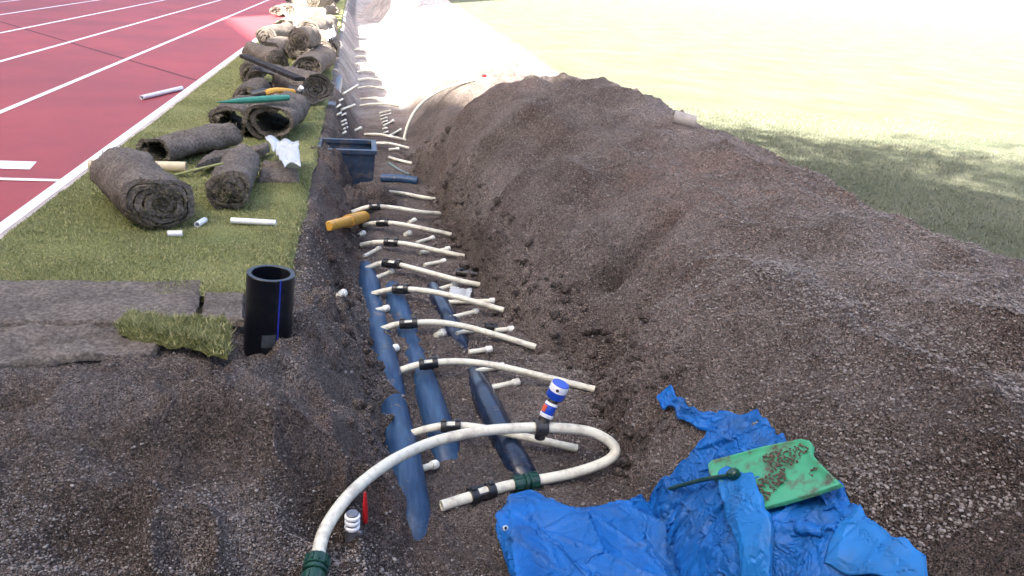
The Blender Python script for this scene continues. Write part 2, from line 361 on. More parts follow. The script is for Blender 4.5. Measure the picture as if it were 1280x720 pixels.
class MB:
    """collects geometry in world space"""
    def __init__(s): s.v = []; s.f = []; s.mi = []
    def add(s, v, f, mi=0):
        o = len(s.v); s.v += [tuple(map(float, p)) for p in v]
        s.f += [tuple(i + o for i in q) for q in f]; s.mi += [mi] * len(f); return s
    def tube(s, pts, r, n=12, cap=True, mi=0, sq=1.0):
        pts = [np.asarray(p, float) for p in pts]; L = len(pts)
        rr = r if hasattr(r, '__len__') else [r] * L
        V = []; up = np.array([0, 0, 1.0]); prev = None
        for i, p in enumerate(pts):
            t = pts[min(i + 1, L - 1)] - pts[max(i - 1, 0)]; t = t / (np.linalg.norm(t) + 1e-9)
            if prev is None:
                a = np.cross(t, up)
                if np.linalg.norm(a) < .05: a = np.cross(t, np.array([1.0, 0, 0]))
            else: a = prev - t * np.dot(prev, t)
            a /= np.linalg.norm(a); prev = a; c = np.cross(a, t)
            for k in range(n):
                w = 2 * math.pi * k / n; V.append(p + rr[i] * (a * math.cos(w) + c * math.sin(w) * sq))
        Fc = [(i * n + k, i * n + (k + 1) % n, (i + 1) * n + (k + 1) % n, (i + 1) * n + k) for i in range(L - 1) for k in range(n)]
        if cap: Fc += [tuple(range(n))[::-1], tuple((L - 1) * n + k for k in range(n))]
        return s.add(V, Fc, mi)
    def ring_tube(s, p0, p1, r_out, r_in, n=32, rim=.0, mi=0):
        """hollow pipe with wall thickness"""
        p0 = np.asarray(p0, float); p1 = np.asarray(p1, float); t = (p1 - p0) / np.linalg.norm(p1 - p0)
        a = np.cross(t, [0, 0, 1.0])
        if np.linalg.norm(a) < .3: a = np.cross(t, [1.0, 0, 0])
        a /= np.linalg.norm(a); c = np.cross(a, t); V = []
        bv = min(.12 * (r_out - r_in), .003)
        prof = [(p0, r_out), (p1 - t * bv, r_out), (p1, r_out - bv), (p1, r_in + bv), (p1 - t * bv, r_in), (p0 + t * bv, r_in), (p0, r_in + bv)]
        for p, r in prof:
            for k in range(n):
                w = 2 * math.pi * k / n; V.append(p + r * (a * math.cos(w) + c * math.sin(w)))
        Lp = len(prof)
        Fc = [(i * n + k, i * n + (k + 1) % n, ((i + 1) % Lp) * n + (k + 1) % n, ((i + 1) % Lp) * n + k) for i in range(Lp) for k in range(n)]
        return s.add(V, Fc, mi)
    def box(s, c, sx, sy, sz, ax=None, bev=.0, mi=0):
        c = np.asarray(c, float); ax = np.eye(3) if ax is None else np.asarray(ax, float)
        def pt(x, y, z): return c + ax[0] * x * sx / 2 + ax[1] * y * sy / 2 + ax[2] * z * sz / 2
        if not bev:
            V = [pt(x, y, z) for x in (-1, 1) for y in (-1, 1) for z in (-1, 1)]
            return s.add(V, [(0, 1, 3, 2), (4, 6, 7, 5), (0, 4, 5, 1), (2, 3, 7, 6), (0, 2, 6, 4), (1, 5, 7, 3)], mi)
        hx, hy = sx / 2, sy / 2; V = []
        prof = [(-1, bev), (-1 + 2 * bev / sz, 0), (1 - 2 * bev / sz, 0), (1, bev)]
        for z, ins in prof:
            for (x, y) in ((-hx + bev, -hy + ins), (hx - bev, -hy + ins), (hx - ins, -hy + bev), (hx - ins, hy - bev), (hx - bev, hy - ins), (-hx + bev, hy - ins), (-hx + ins, hy - bev), (-hx + ins, -hy + bev)):
                V.append(c + ax[0] * x + ax[1] * y + ax[2] * z * sz / 2)
        Fc = [(i * 8 + k, i * 8 + (k + 1) % 8, (i + 1) * 8 + (k + 1) % 8, (i + 1) * 8 + k) for i in range(3) for k in range(8)]
        Fc += [tuple(range(8))[::-1], tuple(24 + k for k in range(8))]
        return s.add(V, Fc, mi)
    def build(s, name, mats, parent=None, loc=None, smooth=True, autosmooth=35):
        base = np.array(parent_loc(parent)) if parent is not None else np.array(loc if loc is not None else (0, 0, 0), float)
        me = bpy.data.meshes.new(name)
        me.from_pydata([tuple(np.array(p) - base) for p in s.v], [], s.f)
        for q in (mats if isinstance(mats, (list, tuple)) else [mats]): me.materials.append(q)
        me.polygons.foreach_set("material_index", s.mi)
        if smooth:
            me.polygons.foreach_set("use_smooth", [True] * len(me.polygons)); me.set_sharp_from_angle(angle=R_(autosmooth))
        me.update()
        return link(name, me, (0, 0, 0) if parent is not None else tuple(base), parent)
def parent_loc(o):
    l = Vector((0, 0, 0))
    while o is not None: l = l + o.location; o = o.parent
    return tuple(l)
def tag(o, label=None, cat=None, group=None, kind=None):
    if label: o['label'] = label
    if cat: o['category'] = cat
    if group: o['group'] = group
    if kind: o['kind'] = kind
    return o
def thing(name, label, cat, loc, group=None):
    o = bpy.data.objects.new(name, None); COL.objects.link(o); o.location = tuple(map(float, loc)); o.empty_display_size = .05
    return tag(o, label, cat, group)
def spline(pts, n=8):
    P = [np.asarray(p, float) for p in pts]; P = [2 * P[0] - P[1]] + P + [2 * P[-1] - P[-2]]; out = []
    for i in range(1, len(P) - 2):
        for k in range(n):
            t = k / n; a, b_, c, d = P[i - 1], P[i], P[i + 1], P[i + 2]
            out.append(.5 * (2 * b_ + (c - a) * t + (2 * a - 5 * b_ + 4 * c - d) * t * t + (3 * b_ - a - 3 * c + d) * t ** 3))
    out.append(P[-2]); return out
def grid_mesh(name, xs, ys, zf, material):
    gx, gy = np.meshgrid(xs, ys); z = zf(gx, gy)
    v = np.stack([gx, gy, z], -1).reshape(-1, 3); nx = len(xs); ny = len(ys)
    i = (np.arange(ny - 1)[:, None] * nx + np.arange(nx - 1)[None, :]).ravel()
    f = np.stack([i, i + 1, i + nx + 1, i + nx], -1)
    return mesh_np(name, v, f, material)

# ------------------------------------------------------------------ setting: ground, heap, track, turf, field
def grow(a, step, end, k):
    out = []
    while abs(a) < abs(end):
        step *= k; a += step; out.append(a)
    return out
xs = np.array(sorted(grow(-1.9, -.03, 900, 1.35)) + list(np.arange(-1.9, 3.4, .0165)) + grow(3.4, .03, 900, 1.35))
ys = np.array(sorted(grow(.6, -.03, 300, 1.4)) + list(np.arange(.6, 4.4, .0125)) + list(np.arange(4.4, 9, .022)) + list(np.arange(9, 16, .05)) + list(np.arange(16, 42, .15)) + grow(42, .3, 1200, 1.35))
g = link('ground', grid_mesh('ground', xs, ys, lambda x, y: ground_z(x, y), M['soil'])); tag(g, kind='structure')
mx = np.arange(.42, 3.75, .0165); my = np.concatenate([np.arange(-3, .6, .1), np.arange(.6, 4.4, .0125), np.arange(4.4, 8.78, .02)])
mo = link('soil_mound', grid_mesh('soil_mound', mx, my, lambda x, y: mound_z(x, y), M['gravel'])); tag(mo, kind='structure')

def sheet(name, rects, z, material, kind='structure'):
    v = []; f = []
    for poly in rects:
        o = len(v); v += [(x, y, z) for x, y in poly]; f.append(tuple(range(o, o + len(poly))))
    me = bpy.data.meshes.new(name); me.from_pydata(v, [], f); me.materials.append(material); me.update()
    o = link(name, me); tag(o, kind=kind); return o
LX = [-1.84 - 1.19 * k for k in range(8)]
sheet('running_track', [[(-40, -60), (-1.80, -60), (-1.80, 200), (-40, 200)]], .0, M['track'])
sheet('pavement', [[(104.3, -60), (400, -60), (400, 400), (104.3, 400)]], .0, M['concrete'])
sheet('field_marking', [[(3.56, 2.0), (3.63, 2.0), (3.60, 4.35), (3.53, 4.35)]], .02, M['white_paint'])
sheet('track_edge', [[(-1.80, -60), (-1.768, -60), (-1.768, 200), (-1.80, 200)]], .004, M['kerb_pale'])
lines = []
for x in LX:
    hw = .036 if x > -2 else .030
    lines.append([(x - hw, -60), (x + hw, -60), (x + hw, 200), (x - hw, 200)])
# lane marks on the near lane
p = [at(0, 202, 0), at(49, 201, 0), at(38, 212, 0), at(0, 212, 0)]
xm = p[1][0]
y0 = at(20, 212, 0)[1]; y1 = at(20, 202, 0)[1]
lines.append([(-3.0, y0), (at(38, 212, 0)[0], y0), (at(49, 201, 0)[0], y1), (-3.0, y1)])
y0 = at(30, 226.5, 0)[1]; y1 = at(30, 223.5, 0)[1]
lines.append([(-3.0, y0), (-1.875, y0), (-1.875, y1), (-3.0, y1)])
sheet('track_markings', lines, .004, M['white_paint'])
pa = at(0, 27, 0); pb = at(254, 103, 0)
dv = (pb - pa); dv /= np.linalg.norm(dv); nn = np.array([-dv[1], dv[0], 0]) * .022
pa = pa - dv * 12
sheet('track_joint', [[tuple((pa + nn)[:2]), tuple((pa - nn)[:2]), tuple((pb - nn)[:2]), tuple((pb + nn)[:2])]], .002, M['track_joint'])

bw = link('white_backdrop', bpy.data.meshes.new('white_backdrop')); bw.data.from_pydata([(x, y, z) for x in (106.0, 106.3) for y in (-20, 330) for z in (-.2, 7)], [], [(0, 1, 3, 2), (4, 6, 7, 5), (0, 4, 5, 1), (2, 3, 7, 6), (0, 2, 6, 4), (1, 5, 7, 3)]); bw.data.materials.append(M['white_paint'])  # white slab added to stand in for bright sky at the horizon
tag(bw, 'long white backdrop added for the bright sky beyond the playing field', 'wall')
# turf strip between track and trench, ragged on the trench side
def turf_edge(y):
    return np.interp(y, [3, 3.6, 9, 17, 30], [-.30, -.33, -.385, -.48, -.62]) + .06 * fbm(y * 3.3, y * 0 + 2, 91, 4)
def lawn_mesh():
    y = np.concatenate([np.arange(3.42, 9, .03), np.arange(9, 60, .15)]); t = np.linspace(0, 1, 60)
    xe = turf_edge(y); gx = -1.766 + (xe[:, None] + 1.766) * t[None, :]; gy = np.repeat(y[:, None], 60, 1)
    gz = .004 + .018 * (fbm(gx * 6, gy * 6, 95, 3) + .3) + .012 * fbm(gx * 1.5, gy * 1.5, 96, 2)
    gz = np.where(t[None, :] > .985, -.03, gz)
    gz[0, :] = -.03
    v = np.stack([gx, gy, gz], -1).reshape(-1, 3); i = (np.arange(len(y) - 1)[:, None] * 60 + np.arange(59)[None, :]).ravel()
    return mesh_np('lawn', v, np.stack([i, i + 1, i + 61, i + 60], -1), M['grass'])
tag(link('lawn', lawn_mesh()), kind='structure')
def lawn_z(x, y): return .004 + .018 * (fbm(x * 6, y * 6, 95, 3) + .3) + .012 * fbm(x * 1.5, y * 1.5, 96, 2)

def field_mesh():
    y = np.concatenate([np.arange(-20, 2, 1.), np.arange(2, 12, .1), np.arange(12, 40, .4), np.geomspace(40, 125, 40)])
    t = np.concatenate([np.linspace(0, .02, 30), np.linspace(.02, 1, 40)[1:]])
    x0 = np.interp(y, [-20, 8.5, 9.5, 12.4, 38, 60, 125], [2.75, 2.75, 2.9, 3.0, 3.75, 4.3, 6]) + .10 * fbm(y * 2.5, y * 0 + 1, 93, 4)
    gx = x0[:, None] + (104 - x0[:, None]) * t[None, :]; gy = np.repeat(y[:, None], len(t), 1)
    gz = .012 * fbm(gx * 3, gy * 3, 97, 3) + .0 * gx
    gz[:, 0] = -.05
    v = np.stack([gx, gy, gz], -1).reshape(-1, 3); n = len(t)
    i = (np.arange(len(y) - 1)[:, None] * n + np.arange(n - 1)[None, :]).ravel()
    return mesh_np('playing_field', v, np.stack([i, i + 1, i + n + 1, i + n], -1), M['field'])
tag(link('playing_field', field_mesh()), kind='structure')

# ------------------------------------------------------------------ added shade block, outline set by the shade edge (unseen, left and behind)
HB = 25.0
off = SUN_DIR * HB / math.tan(SUN_EL)
def sp(x, y): return (x - off[0], y - off[1])
poly = [sp(7.2, 44), sp(-3.0, 19.6), sp(-1.8, 15.0), sp(-.65, 12.2), sp(.3, 10.9), sp(1.6, 8.2), sp(4.0, 6.4), sp(5.5, 5.4), sp(16, -1.5), sp(44, -44), (-30, -75), (-75, -40), (-75, 50), (-40, 55)]
st = thing('shade_block', 'tall pale unseen building block added to shade the trench', 'building', (-40, -5, 0))
n_ = len(poly)
b_ = MB(); V = [(x, y, z) for z in (0, HB - .4) for x, y in poly]
b_.add(V, [(i, (i + 1) % n_, n_ + (i + 1) % n_, n_ + i) for i in range(n_)])
b_.build('wall', M['concrete'], st, smooth=False)
b_ = MB(); V = [(x, y, z) for z in (HB - .4, HB) for x, y in poly]
b_.add(V, [(i, (i + 1) % n_, n_ + (i + 1) % n_, n_ + i) for i in range(n_)] + [tuple(range(n_))[::-1], tuple(range(n_, 2 * n_))])
b_.build('roof', M['concrete'], st, smooth=False)
# unseen tree whose limbs are laid out to break up the edge of the shade on the field
def make_tree(bx, by, hgt, seed):
    q_ = np.random.default_rng(seed)
    t = thing('shade_tree', 'tall unseen tree casting streaky shade on the field', 'tree', (bx, by, 0))
    b_ = MB(); base = np.array([bx, by, -.1]); cl = []
    fork = np.array([bx + .5, by - .2, hgt * .45]); zc = hgt; o_ = zc / math.tan(SUN_EL)
    b_.tube(spline([base, base * .5 + fork * .5 + [.1, -.1, 0], fork], 5), np.linspace(.20, .13, 11), 12)
    for k, (dx, ln, dens) in enumerate(((-.55, 5.2, 1.), (-.1, 5.6, 1.), (.35, 4.6, .7), (.8, 3.2, .45), (1.25, 2.2, .3))):
        # limbs run roughly side by side
        s0 = np.array([3.1 + dx + .1 * k, 8.9 + .5 * dx]) ; dr = np.array([.50, -.866])
        P = []
        for u in np.linspace(0, 1, 7):
            g_ = s0 + dr * (u * ln + .7 * k) + q_.normal(0, .10, 2); z_ = zc + q_.normal(0, .25)
            P.append(np.array([g_[0] - SUN_DIR[0] * z_ / math.tan(SUN_EL), g_[1] - SUN_DIR[1] * z_ / math.tan(SUN_EL), z_]))
        sp_ = spline([fork, P[-1] * .5 + fork * .5 + [-.5, -.3, .2], P[-1]], 4); b_.tube(sp_, np.linspace(.09, .05, len(sp_)), 8)
        sp_ = spline(P, 5); b_.tube(sp_, np.linspace(.015, .05, len(sp_)), 6)
        for a in sp_:
            for j in range(int(3 * dens + q_.uniform(0, 1))):
                f = a + q_.normal(0, 1, 3) * [.28, .28, .3]; b_.tube([a, f], [.012, .005], 5); cl.append(f)
    b_.build('trunk', M['plank'], t)
    c = np.repeat(np.array(cl), 34, 0); c = c + q_.normal(0, .17, c.shape); n = len(c)
    u = q_.normal(0, 1, (n, 3)); u /= np.linalg.norm(u, axis=1)[:, None]; w = np.cross(u, q_.normal(0, 1, (n, 3))); w /= np.linalg.norm(w, axis=1)[:, None]
    l = q_.uniform(.04, .075, (n, 1)); V = np.stack([c - u * l, c + w * l * .5, c + u * l, c - w * l * .5], 1).reshape(-1, 3) - np.array([bx, by, 0])
    link('crown', mesh_np('crown', V, np.arange(4 * n).reshape(-1, 4), M['blade'], smooth=False), parent=t)
make_tree(-6.0, -4.5, 11.0, 5)
# ------------------------------------------------------------------ loose stones, grass blades (stuff nobody could count)
ico_v = []
_t = (1 + 5 ** .5) / 2
for a in (-1, 1):
    for c in (-_t, _t): ico_v += [(a, c, 0), (0, a, c), (c, 0, a)]
ico_v = np.array(ico_v); ico_v /= np.linalg.norm(ico_v[0])
_bm = __import__('bmesh').new()
for p in ico_v: _bm.verts.new(p)
__import__('bmesh').ops.convex_hull(_bm, input=_bm.verts)
_bm.verts.ensure_lookup_table(); _bm.verts.index_update()
ico_v = np.array([v.co[:] for v in _bm.verts]); ico_f = np.array([[v.index for v in f.verts] for f in _bm.faces]); _bm.free()
def scatter_stones(name, x, y, r):
    n = len(x); z = H(x, y)
    a = rng.uniform(0, 2 * np.pi, (n, 1)); s = rng.uniform(.65, 1.25, (n, 1, 3)); s[:, :, 2] *= .75
    V = ico_v[None] * s * (1 + rng.uniform(-.22, .22, (n, 12, 1)))
    ca, sa = np.cos(a), np.sin(a)
    V = np.stack([V[..., 0] * ca - V[..., 1] * sa, V[..., 0] * sa + V[..., 1] * ca, V[..., 2]], -1) * r[:, None, None]
    V += np.stack([x, y, z + r * .25], -1)[:, None]
    f = (ico_f[None] + (np.arange(n) * 12)[:, None, None]).reshape(-1, 3)
    o = link(name, mesh_np(name, V.reshape(-1, 3), f, M['stone'], smooth=False)); tag(o, kind='stuff'); return o
def near_pts(n, y0, y1, k=1.6):
    u = rng.uniform(0, 1, n); y = y0 * (y1 / y0) ** (u ** 1.0)
    x = rng.uniform(-1, 1, n) * (y * .75 + .55) + .22 * y
    return x, y
x, y = near_pts(300000, 1.45, 9.5)
k = (x > -1.75) & (x < 3.4) & ~((x < turf_edge(y)) & (y > 3.38)) & (H(x, y) > ground_z(x, y) - .5)
x, y = x[k], y[k]
dens = fbm(x * 1.1, y * 1.1, 101, 4)
k = rng.uniform(0, 1, len(x)) < np.clip(.45 + 2.2 * dens + .25 * (x > 1.2), .06, 1); x, y = x[k], y[k]
r = .0022 + .0019 * rng.gamma(1.2, 1.0, len(x)) * np.clip(.8 + 1.8 * fbm(x * .9, y * .9, 104, 3), .5, 1.7)
r = np.clip(r, .002, .0068)
gs = scatter_stones('gravel', x, y, r)
n = 42000; x = rng.normal(2.0, .55, n); y = rng.normal(3.1, .95, n); k = (x < 3.2) & (y > 1.4) & (rng.uniform(0, 1, n) < np.clip(.6 + 2.5 * fbm(x * 1.4, y * 1.4, 107, 4), 0, 1)); x, y = x[k], y[k]
pb_ = scatter_stones('pebbles', x, y, np.clip(.0026 + .0012 * rng.gamma(1.5, 1.0, len(x)), .002, .0072)); pb_.data.materials[0] = M['pebble']
# coarse clods that rolled to the foot of the heap and off the banks
n = 420; y = rng.uniform(1.6, 8, n); xf = np.interp(y, FOOT_Y, FOOT_X)
x = np.where(rng.uniform(0, 1, n) < .55, xf + rng.normal(.02, .16, n), np.interp(y, [1.5, 2.5, 3, 4, 9], [.1, .15, .1, -.05, -.08]) + rng.normal(0, .10, n))
k = (H(x, y) < -.12); x, y = x[k], y[k]
scatter_stones('rubble', x, y, rng.uniform(.005, .012, len(x)))

def clods(n, seed):
    q_ = np.random.default_rng(seed); y = 2.5 * (8.5 / 2.5) ** q_.uniform(0, 1, n); xf = np.interp(y, FOOT_Y, FOOT_X)
    side = q_.uniform(0, 1, n) < .7
    x = np.where(side, xf + q_.normal(.03, .07, n), np.interp(y, [2, 3, 4, 9], [.10, .02, -.10, -.14]) + q_.normal(0, .07, n))
    r = np.clip(.008 + .008 * q_.gamma(1.2, 1, n), .008, .034)
    bm_ = __import__('bmesh').new(); __import__('bmesh').ops.create_icosphere(bm_, subdivisions=2, radius=1.0)
    v0 = np.array([v.co[:] for v in bm_.verts]); f0 = np.array([[v.index for v in f.verts] for f in bm_.faces]); bm_.free(); m_ = len(v0)
    V = np.repeat(v0[None], n, 0) * q_.uniform(.7, 1.25, (n, 1, 3)); o_ = np.arange(n)[:, None] * 3.7
    k = 1 + .9 * fbm(v0[None, :, 0] * 1.3 + o_, v0[None, :, 1] * 1.3 + v0[None, :, 2] * 1.1 + o_, 131, 3) + .35 * fbm(v0[None, :, 0] * 4 + o_, v0[None, :, 1] * 4 + v0[None, :, 2] * 3, 135, 2)
    V = V * k[..., None] * r[:, None, None] + np.stack([x, y, H(x, y) + r * .25], -1)[:, None]
    o = link('soil_clods', mesh_np('soil_clods', V.reshape(-1, 3), (f0[None] + (np.arange(n) * m_)[:, None, None]).reshape(-1, 3), M['soil'])); tag(o, kind='stuff')
clods(750, 41)
def blades(name, x, y, z, h, w, material):
    n = len(x); a = rng.uniform(0, 2 * np.pi, n); lean = rng.uniform(.1, 1.1, n); b_ = rng.uniform(0, 2 * np.pi, n)
    dx, dy = np.cos(a) * w, np.sin(a) * w; lx, ly = np.cos(b_) * lean * h, np.sin(b_) * lean * h
    base = np.stack([x, y, z], -1)
    p0 = base - np.stack([dx, dy, 0 * z], -1); p1 = base + np.stack([dx, dy, 0 * z], -1); p2 = base + np.stack([lx, ly, h], -1)
    V = np.stack([p0, p1, p2], 1).reshape(-1, 3); f = np.arange(3 * n).reshape(-1, 3)
    o = link(name, mesh_np(name, V, f, material, smooth=False)); tag(o, kind='stuff'); return o
n = 230000; y = 3.40 * (14 / 3.40) ** (rng.uniform(0, 1, n) ** 1.3); x = rng.uniform(-1.77, -.25, n)
k = x < turf_edge(y) + rng.normal(0, .012, n); x, y = x[k], y[k]
d = fbm(x * 3, y * 3, 111, 4); k = rng.uniform(0, 1, len(x)) < np.clip(.75 + 2.4 * d, .1, 1); x, y = x[k], y[k]
blades('grass', x, y, lawn_z(x, y) - .004, rng.uniform(.006, .019, len(x)), rng.uniform(.0013, .0028, len(x)) * (1 + y / 14), M['blade'])
n = 90000; y = rng.uniform(2.6, 9.5, n); x = 2.7 + rng.gamma(1.6, 1.2, n)
k = x < 9; x, y = x[k], y[k]
blades('field_grass', x, y, .012 * fbm(x * 3, y * 3, 97, 3) - .003, rng.uniform(.012, .03, len(x)), rng.uniform(.002, .004, len(x)), M['field_blade'])

# ------------------------------------------------------------------ rolls of turf
def roll_mesh(b_, pf, pb, r, sq, turns, seed, gap=.82, zbase=0.0):
    pf = np.asarray(pf, float); pb = np.asarray(pb, float)
    ax = pb - pf; L = np.linalg.norm(ax); ax /= L
    side = np.cross(ax, [0, 0, 1.0]); side /= np.linalg.norm(side); up = np.cross(side, ax)
    if turns > 3: turns = r * .90 / .036
    T = max(int(30 * turns), 34); nl = max(int(L / .035), 8)
    r0 = r * max(.10, 1 - .24 * turns); pitch = (r - r0) / turns; th = pitch * gap if turns > .99 else .03
    th = min(th, .031)
    V = []; lp = random.Random(seed); ph0 = lp.uniform(0, 6.28)
    end_ph = -2.2 + lp.uniform(-.5, .5)
    for j in range(nl + 1):
        s = j / nl
        for side_i in (0, 1):
            for i in range(T + 1):
                u = i / T; ang = end_ph - 2 * math.pi * turns * (1 - u)
                rad = r0 + pitch * turns * u - (th if side_i else 0)
                wob = 1 + .085 * math.sin(ang * 2 + seed) + .05 * math.sin(ang * 3.1 + 5 * s + seed * 2.3)
                V.append((rad * wob * math.cos(ang), rad * wob * math.sin(ang) * sq, s, i))
    V = np.array(V); pr = V[:, 2] * L
    nz = fbm(V[:, 0] * 14 + seed, V[:, 1] * 14 + pr * 9, seed, 3) * .045 + fbm(V[:, 0] * 40 + pr * 40, V[:, 1] * 40 - pr * 30 + seed, seed + 3, 2) * .014
    rad = np.hypot(V[:, 0], V[:, 1]) + 1e-6
    xx = V[:, 0] * (1 + nz / np.maximum(rad, .06)); zz = V[:, 1] * (1 + nz / np.maximum(rad, .06))
    endw = .020 * (fbm(V[:, 3] * .35 + seed, V[:, 3] * 0, seed + 9, 3)) + .35 * r * .12 * np.sin(seed + rad * 20)
    ln = pr + np.where(V[:, 2] < .02, endw * 2.4, 0) - np.where(V[:, 2] > .98, endw * 2, 0)
    zz = np.maximum(zz, -r * sq * .93)
    P = pf[None] + ax[None] * ln[:, None] + side[None] * xx[:, None] + up[None] * zz[:, None]
    P[:, 2] = np.maximum(P[:, 2], zbase + .003)
    n1 = T + 1; row = 2 * n1; Fo = []; Fi = []; Fe = []
    for j in range(nl):
        for i in range(T):
            a = j * row + i; Fo.append((a, a + 1, a + row + 1, a + row)[::-1])
            c = a + n1; Fi.append((c, c + 1, c + row + 1, c + row))
        for i in (0, T):
            a = j * row + i; c = a + n1; Fe.append((a, c, c + row, a + row) if i else (c, a, a + row, c + row))
    for j, fl in ((0, 0), (nl, 1)):
        for i in range(T):
            a = j * row + i; c = a + n1; q = (a, a + 1, c + 1, c); Fe.append(q[::-1] if fl else q)
    o = len(b_.v); b_.v += [tuple(p) for p in P]
    for F_, mi in ((Fo, 0), (Fi, 1), (Fe, 0)):
        b_.f += [tuple(i + o for i in q) for q in F_]; b_.mi += [mi] * len(F_)
G_R = 'rolls of lifted turf lying on the grass strip'
m, nt, b = mat('root'); g = N(nt, "ShaderNodeNewGeometry")
nt.links.new(ramp(nt, g.outputs['Random Per Island'], [(0, (.06, .048, .034)), (.45, (.13, .105, .075)), (.7, (.15, .145, .06)), (.9, (.22, .20, .10)), (1, (.34, .30, .18))]), b.inputs['Base Color']); b.inputs['Roughness'].default_value = .8; M['root'] = m
def turf_roll(f, bk, r, sq, label, turns=2.6, seed=1, zb=0.0, L=None, gap=.82):
    z = zb + r * sq
    pf = at(f[0], f[1], z); pb = at(bk[0], bk[1], z)
    if L:
        d = pb - pf; pb = pf + d / np.linalg.norm(d) * L
    b_ = MB(); roll_mesh(b_, pf, pb, r, sq, turns, seed, gap, zb)
    c = (pf + pb) / 2; c[2] = zb
    o = b_.build('turf_roll', [M['turf_back'], M['turf_inside']], loc=c, autosmooth=60)
    dist = float(np.hypot(c[0], c[1]))
    if dist < 12:
        # loose roots and grass hanging from the turf: thick at the ends, sparse elsewhere
        V_ = np.array(b_.v); ax = (pb - pf); Ln = np.linalg.norm(ax); ax = ax / Ln; s_ = ((V_ - pf) @ ax) / Ln
        q_ = np.random.default_rng(seed); e_ = np.where((s_ < .04) | (s_ > .96))[0]; n1 = int(2600 if dist < 6 else 1200)
        i = np.r_[q_.choice(e_, n1), q_.choice(len(V_), int(n1 * .9))]; Q = V_[i] + q_.normal(0, .006, (len(i), 3)); Q[:, 2] = np.maximum(Q[:, 2], zb + .01)
        d_ = q_.normal(0, 1, (len(i), 3)); d_[:n1] += ax * np.where(s_[i[:n1]] < .5, -1.1, 1.1)[:, None]; d_ /= np.linalg.norm(d_, axis=1)[:, None]
        w_ = np.cross(d_, q_.normal(0, 1, (len(i), 3))); w_ /= np.linalg.norm(w_, axis=1)[:, None]
        h_ = q_.uniform(.006, .024, (len(i), 1)); ww = q_.uniform(.0008, .0020, (len(i), 1)) * (1 + dist / 9)
        T_ = np.stack([Q - w_ * ww, Q + w_ * ww, Q + d_ * h_], 1).reshape(-1, 3) - c
        fr = link('root_fringe', mesh_np('root_fringe', T_, np.arange(len(T_)).reshape(-1, 3), M['root'], smooth=False), parent=o); fr['kind'] = 'stuff'
    return tag(o, label, 'turf roll', G_R)
turf_roll((202, 254), (158, 214), .195, .80, 'biggest brown turf roll at the front, its wide spiral end facing the viewer', 4.6, 3, gap=.80)
turf_roll((287, 240), (304, 202), .150, .80, 'upright-looking turf roll beside the biggest one, round dark end towards the lone white offcut', 3.4, 5)
turf_roll((196, 190), (283, 168), .150, .72, 'loosely rolled turf lying sideways behind the biggest roll, open hollow at its left end', 1.25, 8)
turf_roll((287, 153), (314, 134), .185, .72, 'turf roll under the tip of the green bar with a dark open hollow', 1.3, 11, L=.62)
turf_roll((338, 152), (368, 128), .205, .80, 'fat turf roll with a wide dark mouth just behind the white plastic scrap', 1.5, 14, L=.72)
turf_roll((311, 123), (322, 113), .150, .8, 'turf roll mostly hidden behind the green bar', 1.6, 17, L=.6)
turf_roll((328, 103), (341, 87), .185, .82, 'arched turf roll with a dark mouth just above the yellow tool', 1.4, 20, L=.65)
turf_roll((313, 92), (331, 80), .145, .9, 'turf roll tucked behind the left side of the arched roll under the plank', 1.6, 23, L=.5)
turf_roll((395, 112), (362, 101), .20, .85, 'turf roll lying slanted between the yellow tool and the trench edge', 3.4, 26)
turf_roll((348, 76), (316, 66), .170, .85, 'wide shaded turf roll with the dark plank lying across it', 3.2, 29)
turf_roll((384, 86), (404, 72), .190, .85, 'shaded turf roll at the right end of the dark plank', 3.4, 32)
turf_roll((334, 47), (362, 42), .20, .85, 'sunlit turf roll next to the white line with a yellowish grassy left end', 3.6, 35)
turf_roll((376, 61), (387, 50), .21, .85, 'sunlit turf roll showing its round end just beyond the shade edge', 3.6, 38, L=.6)
turf_roll((404, 64), (407, 42), .24, .85, 'large sunlit turf roll pointing along the trench edge', 3.6, 41)
turf_roll((374, 43), (390, 36), .20, .85, 'sunlit turf roll whose dark underside rests on the round ended one', 3.6, 44, L=.7)
turf_roll((392, 33), (371, 28), .21, .85, 'sunlit turf roll lying crosswise in front of the second crosswise row', 3.6, 47)
turf_roll((406, 22), (368, 20), .23, .85, 'long sunlit turf roll lying crosswise with a shaded end towards the trench', 3.6, 50)
turf_roll((402, 7), (372, 4), .28, .85, 'broad sunlit turf roll high in the heap beside the trench', 3.6, 53)
turf_roll((412, 9), (420, 2), .17, .85, 'sunlit turf roll end between the broad roll and the trench, shaded face', 3.6, 56, L=.6)
turf_roll((420, 14), (424, 8), .12, .85, 'small sunlit turf roll perched at the trench brink', 3.6, 59, L=.4)
turf_roll((419, -2), (396, -6), .20, .85, 'farthest sunlit turf roll touching the top edge of the view', 3.6, 62)
turf_roll((352, 55), (336, 62), .17, .8, 'sunlit turf roll squeezed between the yellowish ended roll and the shaded row', 3.6, 71)
turf_roll((388, 46), (372, 50), .17, .8, 'sunlit turf roll resting on top of the round ended roll', 3.2, 74, zb=.28)
turf_roll((402, 33), (384, 36), .18, .8, 'sunlit turf roll on the second layer above the large roll', 3.2, 77, zb=.26)
turf_roll((412, 38), (414, 27), .17, .85, 'sunlit turf roll hard against the trench brink behind the white sheet', 3.2, 80)
turf_roll((386, 13), (362, 14), .22, .85, 'sunlit turf roll on the track side of the broad roll', 3.2, 83)
turf_roll((398, 14), (412, 12), .20, .85, 'sunlit turf roll wedged between the long crosswise roll and the broad roll', 3.2, 86)
turf_roll((384, -4), (366, -2), .26, .85, 'sunlit turf roll farthest on the track side of the heap', 3.2, 89)
